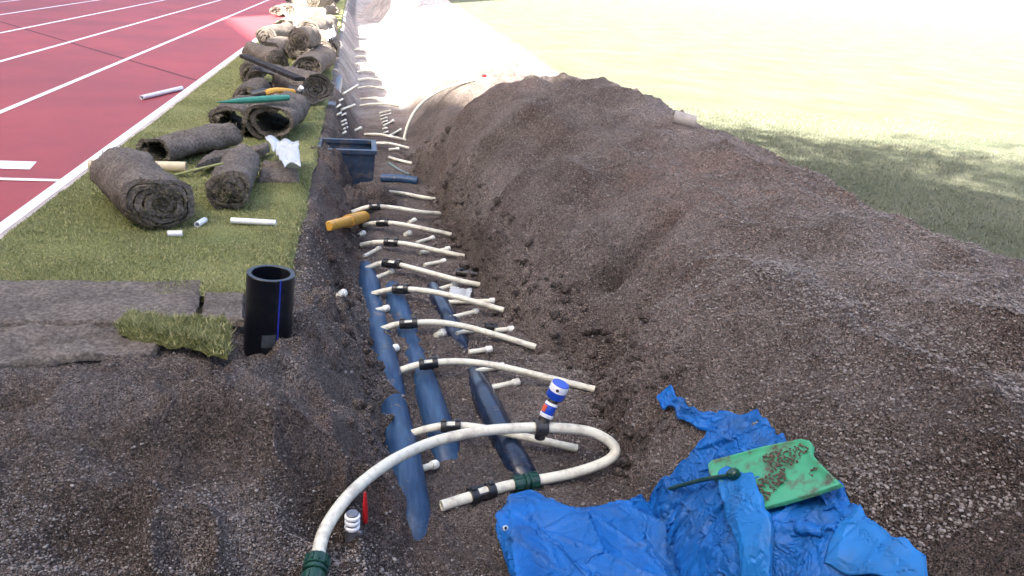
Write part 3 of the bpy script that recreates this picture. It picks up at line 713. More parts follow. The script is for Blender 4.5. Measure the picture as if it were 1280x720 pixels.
turf_roll((408, -1), (390, 0), .20, .85, 'sunlit turf roll lying on top near the upper edge of the view', 3.2, 92, zb=.3)
turf_roll((353, 33), (366, 28), .17, .8, 'sunlit turf roll nearest the lit wedge of red track', 3.2, 95)
turf_roll((346, 14), (366, 8), .16, .8, 'grey turf roll in shade on the red track beyond the lit wedge', 3.6, 65)

# flat flaps of turf between the rolls, and upside-down sheets in front of the grass
def slab(name, px, zt, th, label, cat, mats=None, seed=0, amp=.02, group=None, n=26, curl=0.0, zfun=None):
    """flap bounded by four pixel corners (a,b,c,d)"""
    c = [at(p[0], p[1], zt) for p in px]; V = []; t = np.linspace(0, 1, n)
    P = np.array([[(c[0] * (1 - u) + c[1] * u) * (1 - v) + (c[3] * (1 - u) + c[2] * u) * v for u in t] for v in t])
    X, Y = P[..., 0], P[..., 1]
    w = fbm(X * 8 + seed, Y * 8, 200 + seed, 3)
    edge = np.minimum.reduce([t[None, :] + 0 * t[:, None], 1 - t[None, :] + 0 * t[:, None], t[:, None] + 0 * t[None, :], 1 - t[:, None] + 0 * t[None, :]])
    k = (edge < .001)
    jx = .035 * fbm(X * 9 + 3, Y * 9, 210 + seed, 3); jy = .035 * fbm(X * 9, Y * 9 + 5, 220 + seed, 3)
    X = X + jx * (edge < .08); Y = Y + jy * (edge < .08)
    base = zt - th if zfun is None else zfun(X, Y)
    Z = base + th + amp * 2 * w + amp * .8 * fbm(X * 30, Y * 30, 230 + seed, 2) + curl * (t[:, None] - .5) ** 2 * 4
    Zb = Z - th
    Z = np.where(k, Z - th * .45, Z)
    top = np.stack([X, Y, Z], -1).reshape(-1, 3); bot = np.stack([X, Y, Zb], -1).reshape(-1, 3)
    b_ = MB(); idx = lambda i, j: i * n + j
    F0 = [(idx(i, j), idx(i + 1, j), idx(i + 1, j + 1), idx(i, j + 1)) for i in range(n - 1) for j in range(n - 1)]
    nn_ = n * n
    F1 = [tuple(q + nn_ for q in f[::-1]) for f in F0]
    ring = [idx(0, j) for j in range(n)] + [idx(i, n - 1) for i in range(1, n)] + [idx(n - 1, j) for j in range(n - 2, -1, -1)] + [idx(i, 0) for i in range(n - 2, 0, -1)]
    F2 = [(ring[i], ring[(i + 1) % len(ring)], ring[(i + 1) % len(ring)] + nn_, ring[i] + nn_) for i in range(len(ring))]
    b_.add(np.concatenate([top, bot]), F0 + F1 + F2)
    o = b_.build(name, mats or M['turf_back'], loc=(float(X.mean()), float(Y.mean()), float(Zb.mean())), autosmooth=50)
    return tag(o, label, cat, group)
slab('turf_sheet', [(240, 205), (330, 186), (338, 178), (262, 190)], .10, .05, 'flat flap of turf lying between the sideways roll and the white plastic scrap', 'turf sheet', seed=1, amp=.03)
slab('turf_sheet', [(322, 222), (376, 222), (368, 198), (330, 200)], .05, .05, 'small crumpled turf flap under the white plastic scrap', 'turf sheet', seed=2, amp=.03)
G_S = 'upside-down turf sheets at the front of the grass'
gz = lambda X, Y: ground_z(X, Y)
slab('turf_sheet', [(-60, 404), (244, 398), (256, 349), (-60, 350)], .024, .028, 'long brown upside-down turf sheet lying along the front of the grass', 'turf sheet', seed=3, amp=.007, group=G_S, n=44)
slab('turf_sheet', [(-80, 462), (190, 436), (232, 402), (-70, 407)], .0, .03, 'lower brown upside-down turf sheet sagging over the crumbled soil edge', 'turf sheet', seed=4, amp=.022, group=G_S, n=44)
slab('turf_sheet', [(248, 398), (306, 402), (306, 364), (258, 362)], .02, .03, 'small brown turf piece between the long sheet and the black pipe', 'turf sheet', seed=5, amp=.010, group=G_S)
# green scrap of turf
t_ = slab('turf_scrap', [(150, 408), (284, 434), (284, 404), (160, 388)], .045, .05, 'torn strip of green turf lying on the brown sheets by the black pipe', 'turf scrap', mats=M['grass'], seed=6, amp=.03)
me = t_.data; co = np.array([v.co[:] for v in me.vertices])[:26 * 26] + np.array(t_.location)
n = 7000; i = rng.integers(0, 26 * 26, n); q = co[i] + rng.normal(0, .008, (n, 3)) * [1, 1, .2]
bl = blades('blades', q[:, 0] - t_.location.x, q[:, 1] - t_.location.y, q[:, 2] - t_.location.z - .004, rng.uniform(.012, .035, n), rng.uniform(.0015, .003, n), M['blade'])
bl.parent = t_

# ------------------------------------------------------------------ black pipe stub standing in the soil
c = at(332, 428, -.06); c[2] = -.14
top = c + np.array([.033, .0, .385])
p_ = thing('pipe_stub', 'thick black plastic pipe stub standing upright in the soil with a blue stripe', 'pipe', c)
b_ = MB(); b_.ring_tube(c, top, .0930, .0735, 48); b_.build('tube', M['stub_black'], p_)
ax = (top - c) / np.linalg.norm(top - c)
toc = -c[:2] / np.linalg.norm(c[:2])
def on_stub(phi, h, rr=.0935):
    a0 = math.atan2(toc[1], toc[0]) + phi
    return c + ax * h + np.array([math.cos(a0), math.sin(a0), 0]) * rr
def patch_on(phi0, phi1, h0, h1, name, mname, rr=.0936, n=8):
    b_ = MB(); V = []
    for k in range(n + 1):
        ph = phi0 + (phi1 - phi0) * k / n
        for h in (h0, h1):
            V.append(on_stub(ph, h, rr)); V.append(on_stub(ph, h, rr - .004))
    F_ = []
    for k in range(n):
        a = 4 * k; F_ += [(a, a + 4, a + 6, a + 2), (a + 1, a + 3, a + 7, a + 5), (a, a + 1, a + 5, a + 4), (a + 2, a + 6, a + 7, a + 3)]
    F_ += [(0, 2, 3, 1), (4 * n, 4 * n + 1, 4 * n + 3, 4 * n + 2)]
    b_.add(V, F_); return b_.build(name, M[mname], p_)
patch_on(.34, .41, .02, .385, 'stripe', 'blue_stripe')
plain('faint_label', (.05, .06, .07), .4, .3, 60)
patch_on(-.28, .30, .10, .155, 'print_label', 'faint_label', .0933)
# lump of soil heaped round its foot
# ------------------------------------------------------------------ three buried dark ducts
G_D = 'dark blue ducts half buried along the trench floor'
def duct(px, offs, r, label, mn='duct_blue'):
    P = []
    for (a, b), o_ in zip(px, offs):
        q = at(a, b, -.42); q = at(a, b, Hs2(q[0], q[1]) + o_ + r * .8); P.append(np.array([q[0], q[1], Hs2(q[0], q[1]) + o_]))
    sp_ = spline(P, 8); b_ = MB(); b_.tube(sp_, r, 28)
    o = b_.build('duct', M[mn], loc=P[len(P) // 2] - np.array([0, 0, r])); return tag(o, label, 'duct', G_D)
def Hs2(x, y): return float(ground_z(np.array([x]), np.array([y]), False)[0])
duct([(452, 310), (461, 345), (466, 372), (471, 398), (477, 425), (484, 460), (494, 510), (506, 570), (516, 630), (522, 690)], [-.13, -.022, -.046, -.046, -.016, -.002, -.004, -.012, -.040, -.12], .070, 'leftmost dark blue duct, the longest one, running under the left ends of the bowed pipes')
duct([(484, 335), (497, 372), (506, 398), (517, 430), (529, 463), (543, 505), (556, 545), (570, 610)], [-.13, -.022, -.036, -.052, -.044, -.008, -.014, -.14], .066, 'middle dark blue duct with a wide exposed end under the last bowed pipe')
duct([(533, 330), (546, 362), (558, 385), (573, 417), (586, 447), (605, 484), (630, 535), (652, 578), (668, 612)], [-.13, -.030, -.026, -.044, -.085, .000, .000, -.026, -.13], .060, 'right dark duct, shiny black, buried for a gap in its middle', 'duct_black')

# ------------------------------------------------------------------ bowed white drain pipes with saddle clips
G_P = 'bowed white pipes crossing the trench'
def sub_t(P, t):
    x = t * (len(P) - 1); i = min(int(x), len(P) - 2); return P[i] * (1 - (x - i)) + P[i + 1] * (x - i)
def clip_on(parent, P, t0, t1, r, name='clip', mname='black_plastic', window=True):
    A, B = sub_t(P, t0), sub_t(P, t1); d = (B - A) / np.linalg.norm(B - A); L = np.linalg.norm(B - A)
    b_ = MB()
    A = A - d * L * .06; B = B + d * L * .06; L *= 1.12
    b_.tube([A, A + d * L * .28], r * 1.7, 14); b_.tube([B - d * L * .28, B], r * 1.7, 14)
    if window:
        s = np.cross(d, [0, 0, 1.0]); s /= np.linalg.norm(s); u = np.cross(s, d)
        c = (A + B) / 2
        for q in (1, -1): b_.box(c + s * r * 1.22 * q + u * r * .15, r * .5, L * .5, r * 1.2, [s, d, u])
        b_.box(c - u * r * 1.25, r * 2.3, L * .5, r * .5, [s, d, u])
        for e in (A + d * L * .13, B - d * L * .13): b_.box(e + u * r * 1.65, r * 1.1, L * .2, r * .7, [s, d, u], .002)
    else: b_.tube([A + d * L * .2, B - d * L * .2], r * 1.36, 14)
    return b_.build(name, M[mname], parent)
def bowed(px, clip_px, label, r=.0165, zmid=.07, z0=None, clip=True, group=G_P):
    """px: left end ... right end; the pipe rests on the floor at both ends and bows up between"""
    n = len(px); a = hit(*px[0], fine=False); e = hit(*px[-1], fine=False)
    zs = np.interp(np.linspace(0, 1, n), [0, 1], [a[2], e[2]]) + zmid * np.sin(np.pi * np.linspace(0.06, .94, n)) + r * .5
    P = [at(q[0], q[1], z) for q, z in zip(px, zs)]
    sp_ = spline(P, 8)
    t = thing('drain_pipe', label, 'pipe', np.array([P[0][0], P[0][1], P[0][2] - r]), group)
    b_ = MB(); b_.tube(sp_, r, 14, cap=False)
    d0 = sp_[0] - sp_[1]; d0 /= np.linalg.norm(d0); d1 = sp_[-1] - sp_[-2]; d1 /= np.linalg.norm(d1)
    b_.build('tube', M['white_pipe'], t)
    for q_, d_ in ((sp_[0], d0), (sp_[-1], d1)):
        b_ = MB(); b_.ring_tube(q_ - d_ * .012, q_ + d_ * .012, r * 1.03, r * .72, 16); pe = b_.build('pipe_end', M['white_pipe'], t)
        b_ = MB(); b_.tube([q_ + d_ * .002, q_ + d_ * .004], r * .76, 12); b_.build('bore', M['pipe_bore'], pe)
    if clip:
        S_ = np.array([np.array(proj(*p)) for p in sp_]); tt = []
        for cx in clip_px:
            k = int(np.argmin(abs(S_[:, 0] - cx))); k = min(max(k, 0), len(sp_) - 2)
            w = (cx - S_[k, 0]) / (S_[k + 1, 0] - S_[k, 0] + 1e-9); tt.append((k + w) / (len(sp_) - 1))
        clip_on(t, sp_, tt[0], tt[1], r)
    return t
def proj(x, y, z):
    c = RM.T @ np.array([x, y, z - CAM_H]); return 640 + F_PX * c[0] / -c[2], 360 - F_PX * c[1] / -c[2]
bowed([(511, 543), (535, 536), (563, 532), (600, 535), (660, 547), (718, 560)], (553, 575), 'bowed white pipe with black clip passing under the big looped pipe', .0168)
bowed([(493, 466), (512, 459), (536, 454), (575, 452), (620, 457), (680, 471), (740, 486)], (525, 546), 'longest bowed white pipe, its right end reaching past the blue capped valve', .0168)
bowed([(479, 411), (494, 406), (511, 404), (545, 403), (580, 408), (625, 420), (667, 433)], (501, 521), 'bowed white pipe second in front of the white plastic scrap in the trench', .0168)
bowed([(468, 367), (484, 363), (501, 361), (535, 364), (570, 371), (600, 379), (627, 387)], (493, 510), 'bowed white pipe with a solid black clip over the middle duct where it surfaces', .0168)
bowed([(460, 335), (473, 330), (490, 329), (515, 335), (545, 343), (575, 351), (599, 356)], (481, 500), 'bowed white pipe with black clip just behind the first surfacing of the right duct', .0168)
bowed([(453, 306), (470, 303), (490, 303), (515, 306), (545, 313), (578, 320)], (482, 497), 'bowed white pipe in front of the one under the yellow sleeve', .0168)
bowed([(456, 281), (468, 279), (480, 278), (505, 281), (535, 287), (562, 293)], (472, 485), 'bowed white pipe whose left end meets the yellow sleeve', .0168)
bowed([(441, 265), (455, 260), (470, 258), (495, 260), (525, 265), (550, 267)], (462, 474), 'bowed white pipe just behind the yellow sleeve with a frayed right end', .0168)
bowed([(488, 240), (505, 242), (525, 246), (542, 249)], None, 'white pipe without clip half sunk in soil in front of the black box', .016, .03, clip=False)
bowed([(487, 197), (497, 200), (513, 204)], None, 'short thin white pipe on the floor to the right of the black box', .016, .02, clip=False)
bowed([(461, 180), (474, 179), (490, 180), (510, 185)], None, 'bowed white pipe starting at the right rim of the black box', .016, .05, clip=False)
bowed([(457, 168), (472, 168), (490, 171), (506, 175)], None, 'bowed white pipe just behind the black box, ending at the tall arched pipe', .016, .05, clip=False)
bowed([(451, 132), (467, 130), (482, 130), (497, 132)], None, 'nearer of two parallel white pipes at the edge of the sunlit floor', .016, .05, clip=False)
bowed([(452, 124), (465, 123), (478, 124), (490, 127)], None, 'farther of two parallel white pipes at the edge of the sunlit floor', .016, .05, clip=False)
G_F = 'bowed white pipes on the sunlit trench floor'
for px_ in ([(448, 110), (462, 108), (484, 111)], [(447, 100), (460, 98), (482, 101)], [(446, 90), (458, 88), (478, 91)], [(445, 80), (457, 79), (476, 81)], [(444, 71), (456, 70), (474, 72)], [(443, 62), (455, 61), (472, 63)]):
    bowed(px_, None, 'white pipe across the sunlit part of the trench floor beyond the shade edge', .016, .04, clip=False, group=G_F)

# tall arched pipe over the heap
t_ = thing('arched_pipe', 'long white pipe arching up from the trench over the far end of the heap', 'pipe', hit(505, 173), None)
a = hit(505, 173); e = hit(592, 100, .02); P = [a]
for (px_, w) in (((510, 155), .2), ((519, 138), .4), ((533, 124), .6), ((550, 113), .78), ((568, 106), .9)):
    yy = a[1] * (1 - w) + e[1] * w; v = ray(*px_); q = yy / v[1]; P.append(np.array([v[0] * q, yy, max(CAM_H + v[2] * q, Hs(v[0] * q, yy) + .01)]))
P.append(e); b_ = MB(); b_.tube(spline(P, 8), .016, 12); b_.build('tube', M['white_pipe'], t_)

# ------------------------------------------------------------------ big looped pipe with its fittings
_s = hit(396, 704, .02, False); _z = max(_s[2], -.43)
_w = lambda k: _z + (-.26 - _z) * k + .05 * math.sin(math.pi * k)
P = [at(396, 704, _z), at(404, 668, _w(.2)), at(424, 634, _w(.4)), at(452, 604, _w(.6)), at(492, 575, _w(.8)), at(540, 553, -.26), at(595, 540, -.25), at(650, 535, -.25), at(700, 535, -.26), at(738, 540, -.28), at(762, 552, -.31), at(769, 565, -.34), at(757, 577, -.375), at(725, 589, -.395), at(690, 597, -.41), at(655, 603, -.415), at(620, 611, -.42), at(585, 622, -.425), at(553, 632, -.43)]
LP = spline(P, 8)
t_ = thing('looped_pipe', 'big white pipe bent in a loop across the front of the trench, with green couplings', 'pipe', P[0] - np.array([0, 0, .03]))
b_ = MB(); b_.tube(LP, .0208, 18); b_.build('tube', M['white_pipe'], t_)
def at_px(cx, lo, hi):
    S_ = np.array([proj(*p)[0] for p in LP]); k = lo + int(np.argmin(abs(S_[lo:hi] - cx))); return k / (len(LP) - 1)
nL = len(LP)
A0, A1 = at_px(641, nL // 2 + 12, nL), at_px(674, nL // 2 + 12, nL)
def coupling(p0, p1, r, name):
    d = p1 - p0; b_ = MB(); L = np.linalg.norm(d); d = d / L
    for (s0, s1, rr) in ((0, .36, 1.0), (.36, .44, .86), (.44, .56, 1.06), (.56, .64, .86), (.64, 1, 1.0)): b_.tube([p0 + d * L * s0, p0 + d * L * (s0 + .02), p0 + d * L * (s1 - .02), p0 + d * L * s1], [r * rr * .94, r * rr, r * rr, r * rr * .94], 12)
    for k in range(10):
        w = 2 * math.pi * k / 10; s = np.cross(d, [0, 0, 1.0]); s /= np.linalg.norm(s); u = np.cross(s, d); o_ = s * math.cos(w) + u * math.sin(w)
        b_.box(p0 + d * L * .17 + o_ * r, r * .18, L * .26, r * .16, [np.cross(o_, d), d, o_]); b_.box(p0 + d * L * .83 + o_ * r, r * .18, L * .26, r * .16, [np.cross(o_, d), d, o_])
    return b_.build(name, M['dark_green_plastic'], t_)
coupling(sub_t(LP, A1), sub_t(LP, A0), .033, 'coupling')
d = P[0] - P[1]; d /= np.linalg.norm(d)
coupling(P[0] - d * .02, P[0] + d * .075, .036, 'coupling')
k0, k1 = at_px(589, nL // 2 + 12, nL), at_px(617, nL // 2 + 12, nL)
clip_on(t_, LP, min(k0, k1), max(k0, k1), .0198, 'clip')
b_ = MB(); e0, e1 = LP[-2], LP[-1]; d = (e1 - e0) / np.linalg.norm(e1 - e0)
b_.ring_tube(e1 - d * .03, e1 + d * .004, .0208, .0148, 18); b_.build('pipe_end', M['white_pipe'], t_)
b_ = MB(); q = sub_t(LP, at_px(570, nL // 2 + 12, nL)); b_.tube([q, q + np.array([.006, -.012, -.026])], .007, 10); b_.build('nipple', M['white_pipe'], t_)
# tee and capped valve standing on the loop
q = sub_t(LP, at_px(677, 0, nL // 2 + 8)); S0 = q
d = sub_t(LP, at_px(690, 0, nL // 2 + 8)) - sub_t(LP, at_px(664, 0, nL // 2 + 8)); d /= np.linalg.norm(d)
b_ = MB(); b_.tube([q - d * .026, q - d * .022, q + d * .022, q + d * .026], [.031, .034, .034, .031], 18)
dn = np.array([0, 0, -1.0]); b_.tube([q + dn * .02, q + dn * .048], [.024, .022], 14)
upv = at(699, 486, 0.0) - CAM_H * 0; 
qt = at(699, 484, q[2] + .155); vv = qt - q; Lv = np.linalg.norm(vv); vv /= Lv
b_.tube([q + vv * .02, q + vv * .045], [.026, .024], 16); b_.build('tee', M['black_plastic'], t_)
v_ = thing('capped_valve', 'blue and white capped valve with an orange mark, standing on the looped pipe', 'valve', q + vv * .045)
def seg(a, b, r0, r1, name, mname):
    b_ = MB(); A = q + vv * a; B = q + vv * b; e = (B - A) * .06
    b_.tube([A, A + e, B - e, B], [r0 * .95, r0, r1, r1 * .95], 24); return b_.build(name, M[mname], v_)
seg(.046, .060, .027, .029, 'collar', 'valve_white')
bd = seg(.060, .098, .025, .024, 'body', 'valve_blue')
seg(.098, .108, .027, .026, 'collar', 'valve_white')
seg(.108, .134, .021, .019, 'neck', 'black_plastic')
sd_ = np.cross(vv, -(q - np.array([0, 0, CAM_H]))); sd_ /= np.linalg.norm(sd_); fr = np.cross(sd_, vv)
o_ = -sd_ * .8 + fr * .6 * np.sign(np.dot(fr, -q + np.array([0, 0, CAM_H]))); o_ /= np.linalg.norm(o_)
b_ = MB(); b_.box(q + vv * .079 + o_ * .0235, .022, .028, .006, [np.cross(o_, vv), vv, o_], .001); b_.build('orange_mark', M['valve_orange'], bd, smooth=False)
# cap: a short fat barrel lying across the neck, blue lower half, white upper half with a black hole
cap_c = q + vv * .160
tocam = np.array([0, 0, CAM_H]) - cap_c; tocam /= np.linalg.norm(tocam)
ca = vv * .95 + tocam * .35; ca /= np.linalg.norm(ca)
b_ = MB(); b_.tube([cap_c - ca * .030, cap_c - ca * .027, cap_c + ca * .004], [.034, .037, .037], 30); b_.build('cap_base', M['valve_blue'], v_)
b_ = MB(); b_.tube([cap_c + ca * .004, cap_c + ca * .030, cap_c + ca * .034], [.0375, .0375, .035], 30); cw = b_.build('cap', M['valve_white'], v_)
b_ = MB(); b_.tube([cap_c + ca * .0335, cap_c + ca * .036], [.036, .034], 30); b_.build('cap_rim', M['valve_blue'], cw)
side = tocam - ca * np.dot(tocam, ca); side /= np.linalg.norm(side)
b_ = MB(); hp = cap_c + ca * .018 + side * .0375; b_.tube([hp - side * .004, hp + side * .0015], .0065, 14); b_.build('hole', M['pipe_bore'], cw)

# ------------------------------------------------------------------ ribbed fitting and red tool in the soil
c = hit(440, 668); u = np.array([.02, .03, 1.0]); u /= np.linalg.norm(u)
f_ = thing('ribbed_fitting', 'small white and grey ribbed pipe fitting standing in the soil by the looped pipe', 'fitting', c)
b_ = MB(); b_.tube([c - u * .02, c + u * .022], [.022, .021], 16); b_.build('base', M['grey_metal'], f_)
b_ = MB()
for k in range(3): b_.tube([c + u * (.022 + .019 * k), c + u * (.026 + .019 * k), c + u * (.033 + .019 * k), c + u * (.037 + .019 * k)], [.020, .0245, .0245, .020], 18)
b_.build('ribs', M['valve_white'], f_)
b_ = MB(); b_.tube([c + u * .020, c + u * .079, c + u * .082], [.0195, .0195, .017], 18); b_.build('core', M['grey_metal'], f_)
b_ = MB(); s_ = np.array([.8, -.5, .2]); b_.tube([c + u * .01, c + u * .012 + s_ * .038], [.008, .007], 10); b_.build('spout', M['grey_metal'], f_)
c = hit(457, 660); u = np.array([-.02, .05, 1.0]); u /= np.linalg.norm(u)
r_ = thing('screwdriver', 'red handled tool stuck upright in the soil beside the ribbed fitting', 'tool', c)
b_ = MB(); b_.tube([c - u * .05, c + u * .03], .0035, 8); b_.build('shaft', M['grey_metal'], r_)
b_ = MB(); b_.tube([c + u * .018, c + u * .024, c + u * .07, c + u * .10, c + u * .13, c + u * .135], [.006, .0085, .009, .007, .005, .003], 12); b_.build('handle', M['red_plastic'], r_)

# ------------------------------------------------------------------ short stubs and offcuts on the trench floor
def stub(p0, p1, label, r=.015, cap=1, group='short white pipe stubs along the trench floor', lift=.012, lift0=None):
    a = hit(*p0, lift if lift0 is None else lift0, fine=False); e = hit(*p1, lift, fine=False); d = e - a; L = np.linalg.norm(d); d /= L
    if cap == 0:
        t = thing('pipe_offcut', label, 'pipe offcut', a - np.array([0, 0, r]), group)
        b_ = MB(); b_.ring_tube(a, e, r, r * .74, 16); b_.build('tube', M['white_pipe'], t); return t
    t = thing('pipe_stub', label, 'pipe stub', a - np.array([0, 0, r]), group)
    if L > .05:
        b_ = MB(); b_.tube([a - d * .01, e - d * .02], r * .92, 14); b_.build('tube', M['white_pipe'], t)
    cl = min(.034, L * .6)
    b_ = MB(); b_.tube([e - d * cl, e - d * (cl - .003), e - d * .004, e], [r * 1.12, r * 1.25, r * 1.25, r * 1.05], 14); b_.build('cap', M['white_cap'], t)
    return t
for p0, p1, lb in [
    ((520, 588), (546, 580), 'short capped white stub beside the leftmost duct, in front of all the others'),
    ((617, 484), (649, 477), 'thin white stub on the floor between the right duct and the blue capped valve'),
    ((597, 464), (630, 457), 'white stub running under the longest bowed pipe, next to the right duct'),
    ((588, 440), (615, 436), 'capped white stub crossing the buried gap of the right duct'),
    ((572, 417), (592, 412), 'white stub emerging beneath the second bowed pipe at the right duct'),
    ((564, 397), (597, 389), 'white stub just behind the second bowed pipe, right of the right duct'),
    ((547, 362), (571, 355), 'white stub resting on the top end of the right duct'),
    ((555, 378), (619, 376), 'long white stub partly hidden under the bowed pipe with the solid clip'),
    ((463, 350), (491, 339), 'thick capped stub slanting in front of the leftmost duct top'),
    ((456, 320), (475, 310), 'capped stub slanting below the bowed pipe third from the yellow sleeve'),
    ((437, 255), (456, 248), 'capped white stub slanting by the left bank under the black box'),
    ((441, 245), (457, 241), 'pale white stub just below the foot of the black box'),
    ((532, 331), (557, 326), 'pale stub with knob on the floor right of centre, behind the clip row'),
    ((522, 303), (542, 297), 'muddy white stub with forked end below the yellow sleeve pipe'),
    ((621, 413), (642, 411), 'dirty white stub at the foot of the heap beside a black fitting'),
    ((487, 187), (499, 186), 'thick white stub by the right side of the black box')]:
    stub(p0, p1, lb)
for p0, p1, lb in [
    ((472, 388), (486, 385), 'white cap lying left of the middle duct, between two bowed pipes'),
    ((487, 438), (497, 434), 'round white cap next to the leftmost duct where it widens'),
    ((546, 419), (555, 415), 'white cap lying just left of the right duct near its buried gap'),
    ((449, 294), (455, 291), 'small white cap right under the mouth of the yellow sleeve'),
    ((507, 293), (513, 291), 'small white cap on the bare floor below the yellow sleeve pipe'),
    ((512, 278), (519, 275), 'small white cap behind the yellow sleeve pipe, right of its clip'),
    ((552, 313), (562, 311), 'small white cap under the right half of the pipe in front of the sleeve'),
    ((526, 316), (535, 314), 'flat muddy white cap in the middle of the floor, beyond the clip row'),
    ((424, 369), (430, 366), 'small white cap in the dark hollow of the left bank'),
    ((444, 163), (451, 160), 'white cap on the floor just behind the black box')]:
    stub(p0, p1, lb, r=.017, group='loose white caps on the trench floor')
for p0, p1 in [((475, 141), (488, 138)), ((476, 145), (488, 142)), ((477, 149), (484, 147)), ((478, 153), (484, 151)), ((479, 161), (484, 160)), ((480, 166), (485, 165))]:
    stub(p0, p1, 'tiny white stub in the row at the foot of the heap, beyond the black box', r=.011, group='row of tiny stubs at the foot of the heap')
stub((480, 157), (492, 151), 'longer slanting stub among the tiny row at the foot of the heap')
stub((487, 170), (501, 162), 'slanting stub crossing towards the foot of the tall arched pipe')
for p0, p1 in [((421, 134), (425, 131)), ((422, 143), (426, 141)), ((427, 144), (432, 142)), ((427, 152), (432, 150)), ((428, 156), (433, 154)), ((430, 161), (434, 159)), ((428, 167), (432, 165)), ((424, 126), (428, 124))]:
    stub(p0, p1, 'tiny white stub in the row along the left bank, beyond the black box', r=.011, group='row of tiny stubs along the left bank')
stub((429, 117), (447, 106), 'long slanting stub on the left bank right at the edge of sunlight')
stub((427, 137), (443, 131), 'long slanting stub on the left bank within the tiny row')
c = hit(570, 343); e = hit(592, 345)
b_ = MB(); up_ = np.array([0, 0, .015]); b_.tube([c + up_, e + up_], .02, 12); b_.tube([c + (e - c) * .3 + up_, c + (e - c) * .3 + up_ * 3], .014, 10); b_.tube([e + up_, e + (e - c) * .35 + up_], .015, 10)
tag(b_.build('tee_fitting', M['black_plastic'], loc=c), 'black tee fitting lying at the foot of the heap by a bowed pipe end', 'fitting')
b_ = MB(); c = hit(606, 411); e = hit(621, 412); b_.tube([c + up_, e + up_], .02, 12); b_.tube([c + (e - c) * .5 + up_, c + (e - c) * .5 + up_ * 2.6], .013, 10)
tag(b_.build('tee_fitting', M['black_plastic'], loc=c), 'black fitting on the end of the dirty stub at the foot of the heap', 'fitting')
# offcuts on the turf and track
def offcut(p0, p1, r, label, z0=.012):
    a = at(*p0, z0 + r); e = at(*p1, z0 + r); t = thing('pipe_offcut', label, 'pipe offcut', a - np.array([0, 0, r]), 'white pipe offcuts on turf and track')
    b_ = MB(); b_.ring_tube(a, e, r, r * .78, 18); b_.build('tube', M['valve_white'], t); return t
offcut((289, 275.5), (345, 278.5), .0165, 'white pipe offcut lying on the grass in front of the rolls')
offcut((210, 292), (228, 292), .0165, 'very short white offcut in front of the spiral end of the biggest roll')
offcut((246, 281), (256, 275), .0165, 'stubby tilted white offcut between the two front rolls')
offcut((177, 122), (227, 110), .022, 'white pipe length lying on the red track', .002)

# ------------------------------------------------------------------ yellow sleeve, black box, other trench things
a = hit(410, 283, .03, False); e = hit(455, 271, .035, False); d = e - a; L = np.linalg.norm(d); d /= L
t_ = thing('pipe_sleeve', 'yellow plastic sleeve lying on the left bank at a bowed pipe end', 'pipe sleeve', a - np.array([0, 0, .04]))
b_ = MB(); b_.tube([a, a + d * .02, a + d * L * .42, a + d * L * .5], [.026, .032, .034, .042], 22); b_.ring_tube(a + d * L * .48, e, .045, .038, 26); b_.build('tube', M['yellow_plastic'], t_)
b_ = MB(); b_.tube([a + d * L * .5, a + d * L * .52], .036, 20); b_.build('bore', M['pipe_bore'], t_)
for k_, ww in ((.78, 2.2), (.6, 1.2)):
    s_ = np.cross(d, [0, 0, 1.0]); s_ /= np.linalg.norm(s_); u_ = np.cross(s_, d); o_ = s_ * math.cos(ww) + u_ * math.sin(ww)
    if o_ @ (np.array([0, 0, CAM_H]) - a) < 0: o_ = -o_
    b_ = MB(); q = a + d * L * k_ + o_ * .0445; b_.tube([q - o_ * .003, q + o_ * .001], .005, 10); b_.build('hole', M['pipe_bore'], t_)

x0, x1, y0, y1 = -.37, .095, 6.56, 6.98; zt = -.015; zb = -.46
t_ = thing('drain_box', 'black plastic drain box sunk in the left bank, open at the top', 'drain box', ((x0 + x1) / 2, y0, zb))
def shell(b_, x0, x1, y0, y1, z0, z1, w, tp=.02):
    V = []
    for z, i, tpp in ((z0, 0, tp), (z1, 0, 0), (z1, w, 0), (z0 + w, w, tp)):
        i2 = i + tpp; V += [(x0 + i2, y0 + i2, z), (x1 - i2, y0 + i2, z), (x1 - i2, y1 - i2, z), (x0 + i2, y1 - i2, z)]
    Fc = [(r * 4 + k, r * 4 + (k + 1) % 4, (r + 1) * 4 + (k + 1) % 4, (r + 1) * 4 + k) for r in range(3) for k in range(4)] + [(0, 3, 2, 1), (12, 13, 14, 15)]
    b_.add(V, Fc)
b_ = MB(); shell(b_, x0, x1, y0, y1, zb, zt - .03, .012, .03); b_.build('body', M['box_black'], t_, smooth=False)
b_ = MB(); V = []
for z, o_ in ((zt - .032, -.012), (zt - .002, -.012), (zt, -.008), (zt, .028), (zt - .032, .028)): V += [(x0 + o_, y0 + o_, z), (x1 - o_, y0 + o_, z), (x1 - o_, y1 - o_, z), (x0 + o_, y1 - o_, z)]
b_.add(V, [(r * 4 + k, r * 4 + (k + 1) % 4, ((r + 1) % 5) * 4 + (k + 1) % 4, ((r + 1) % 5) * 4 + k) for r in range(5) for k in range(4)]); b_.build('rim', M['box_black'], t_, smooth=False)
b_ = MB()
for k in range(4): b_.box((x0 + .08 + .1 * k, y0 + .008 + .012, zb + .21), .014, .02, .36)
b_.build('rib', M['box_black'], t_, smooth=False)
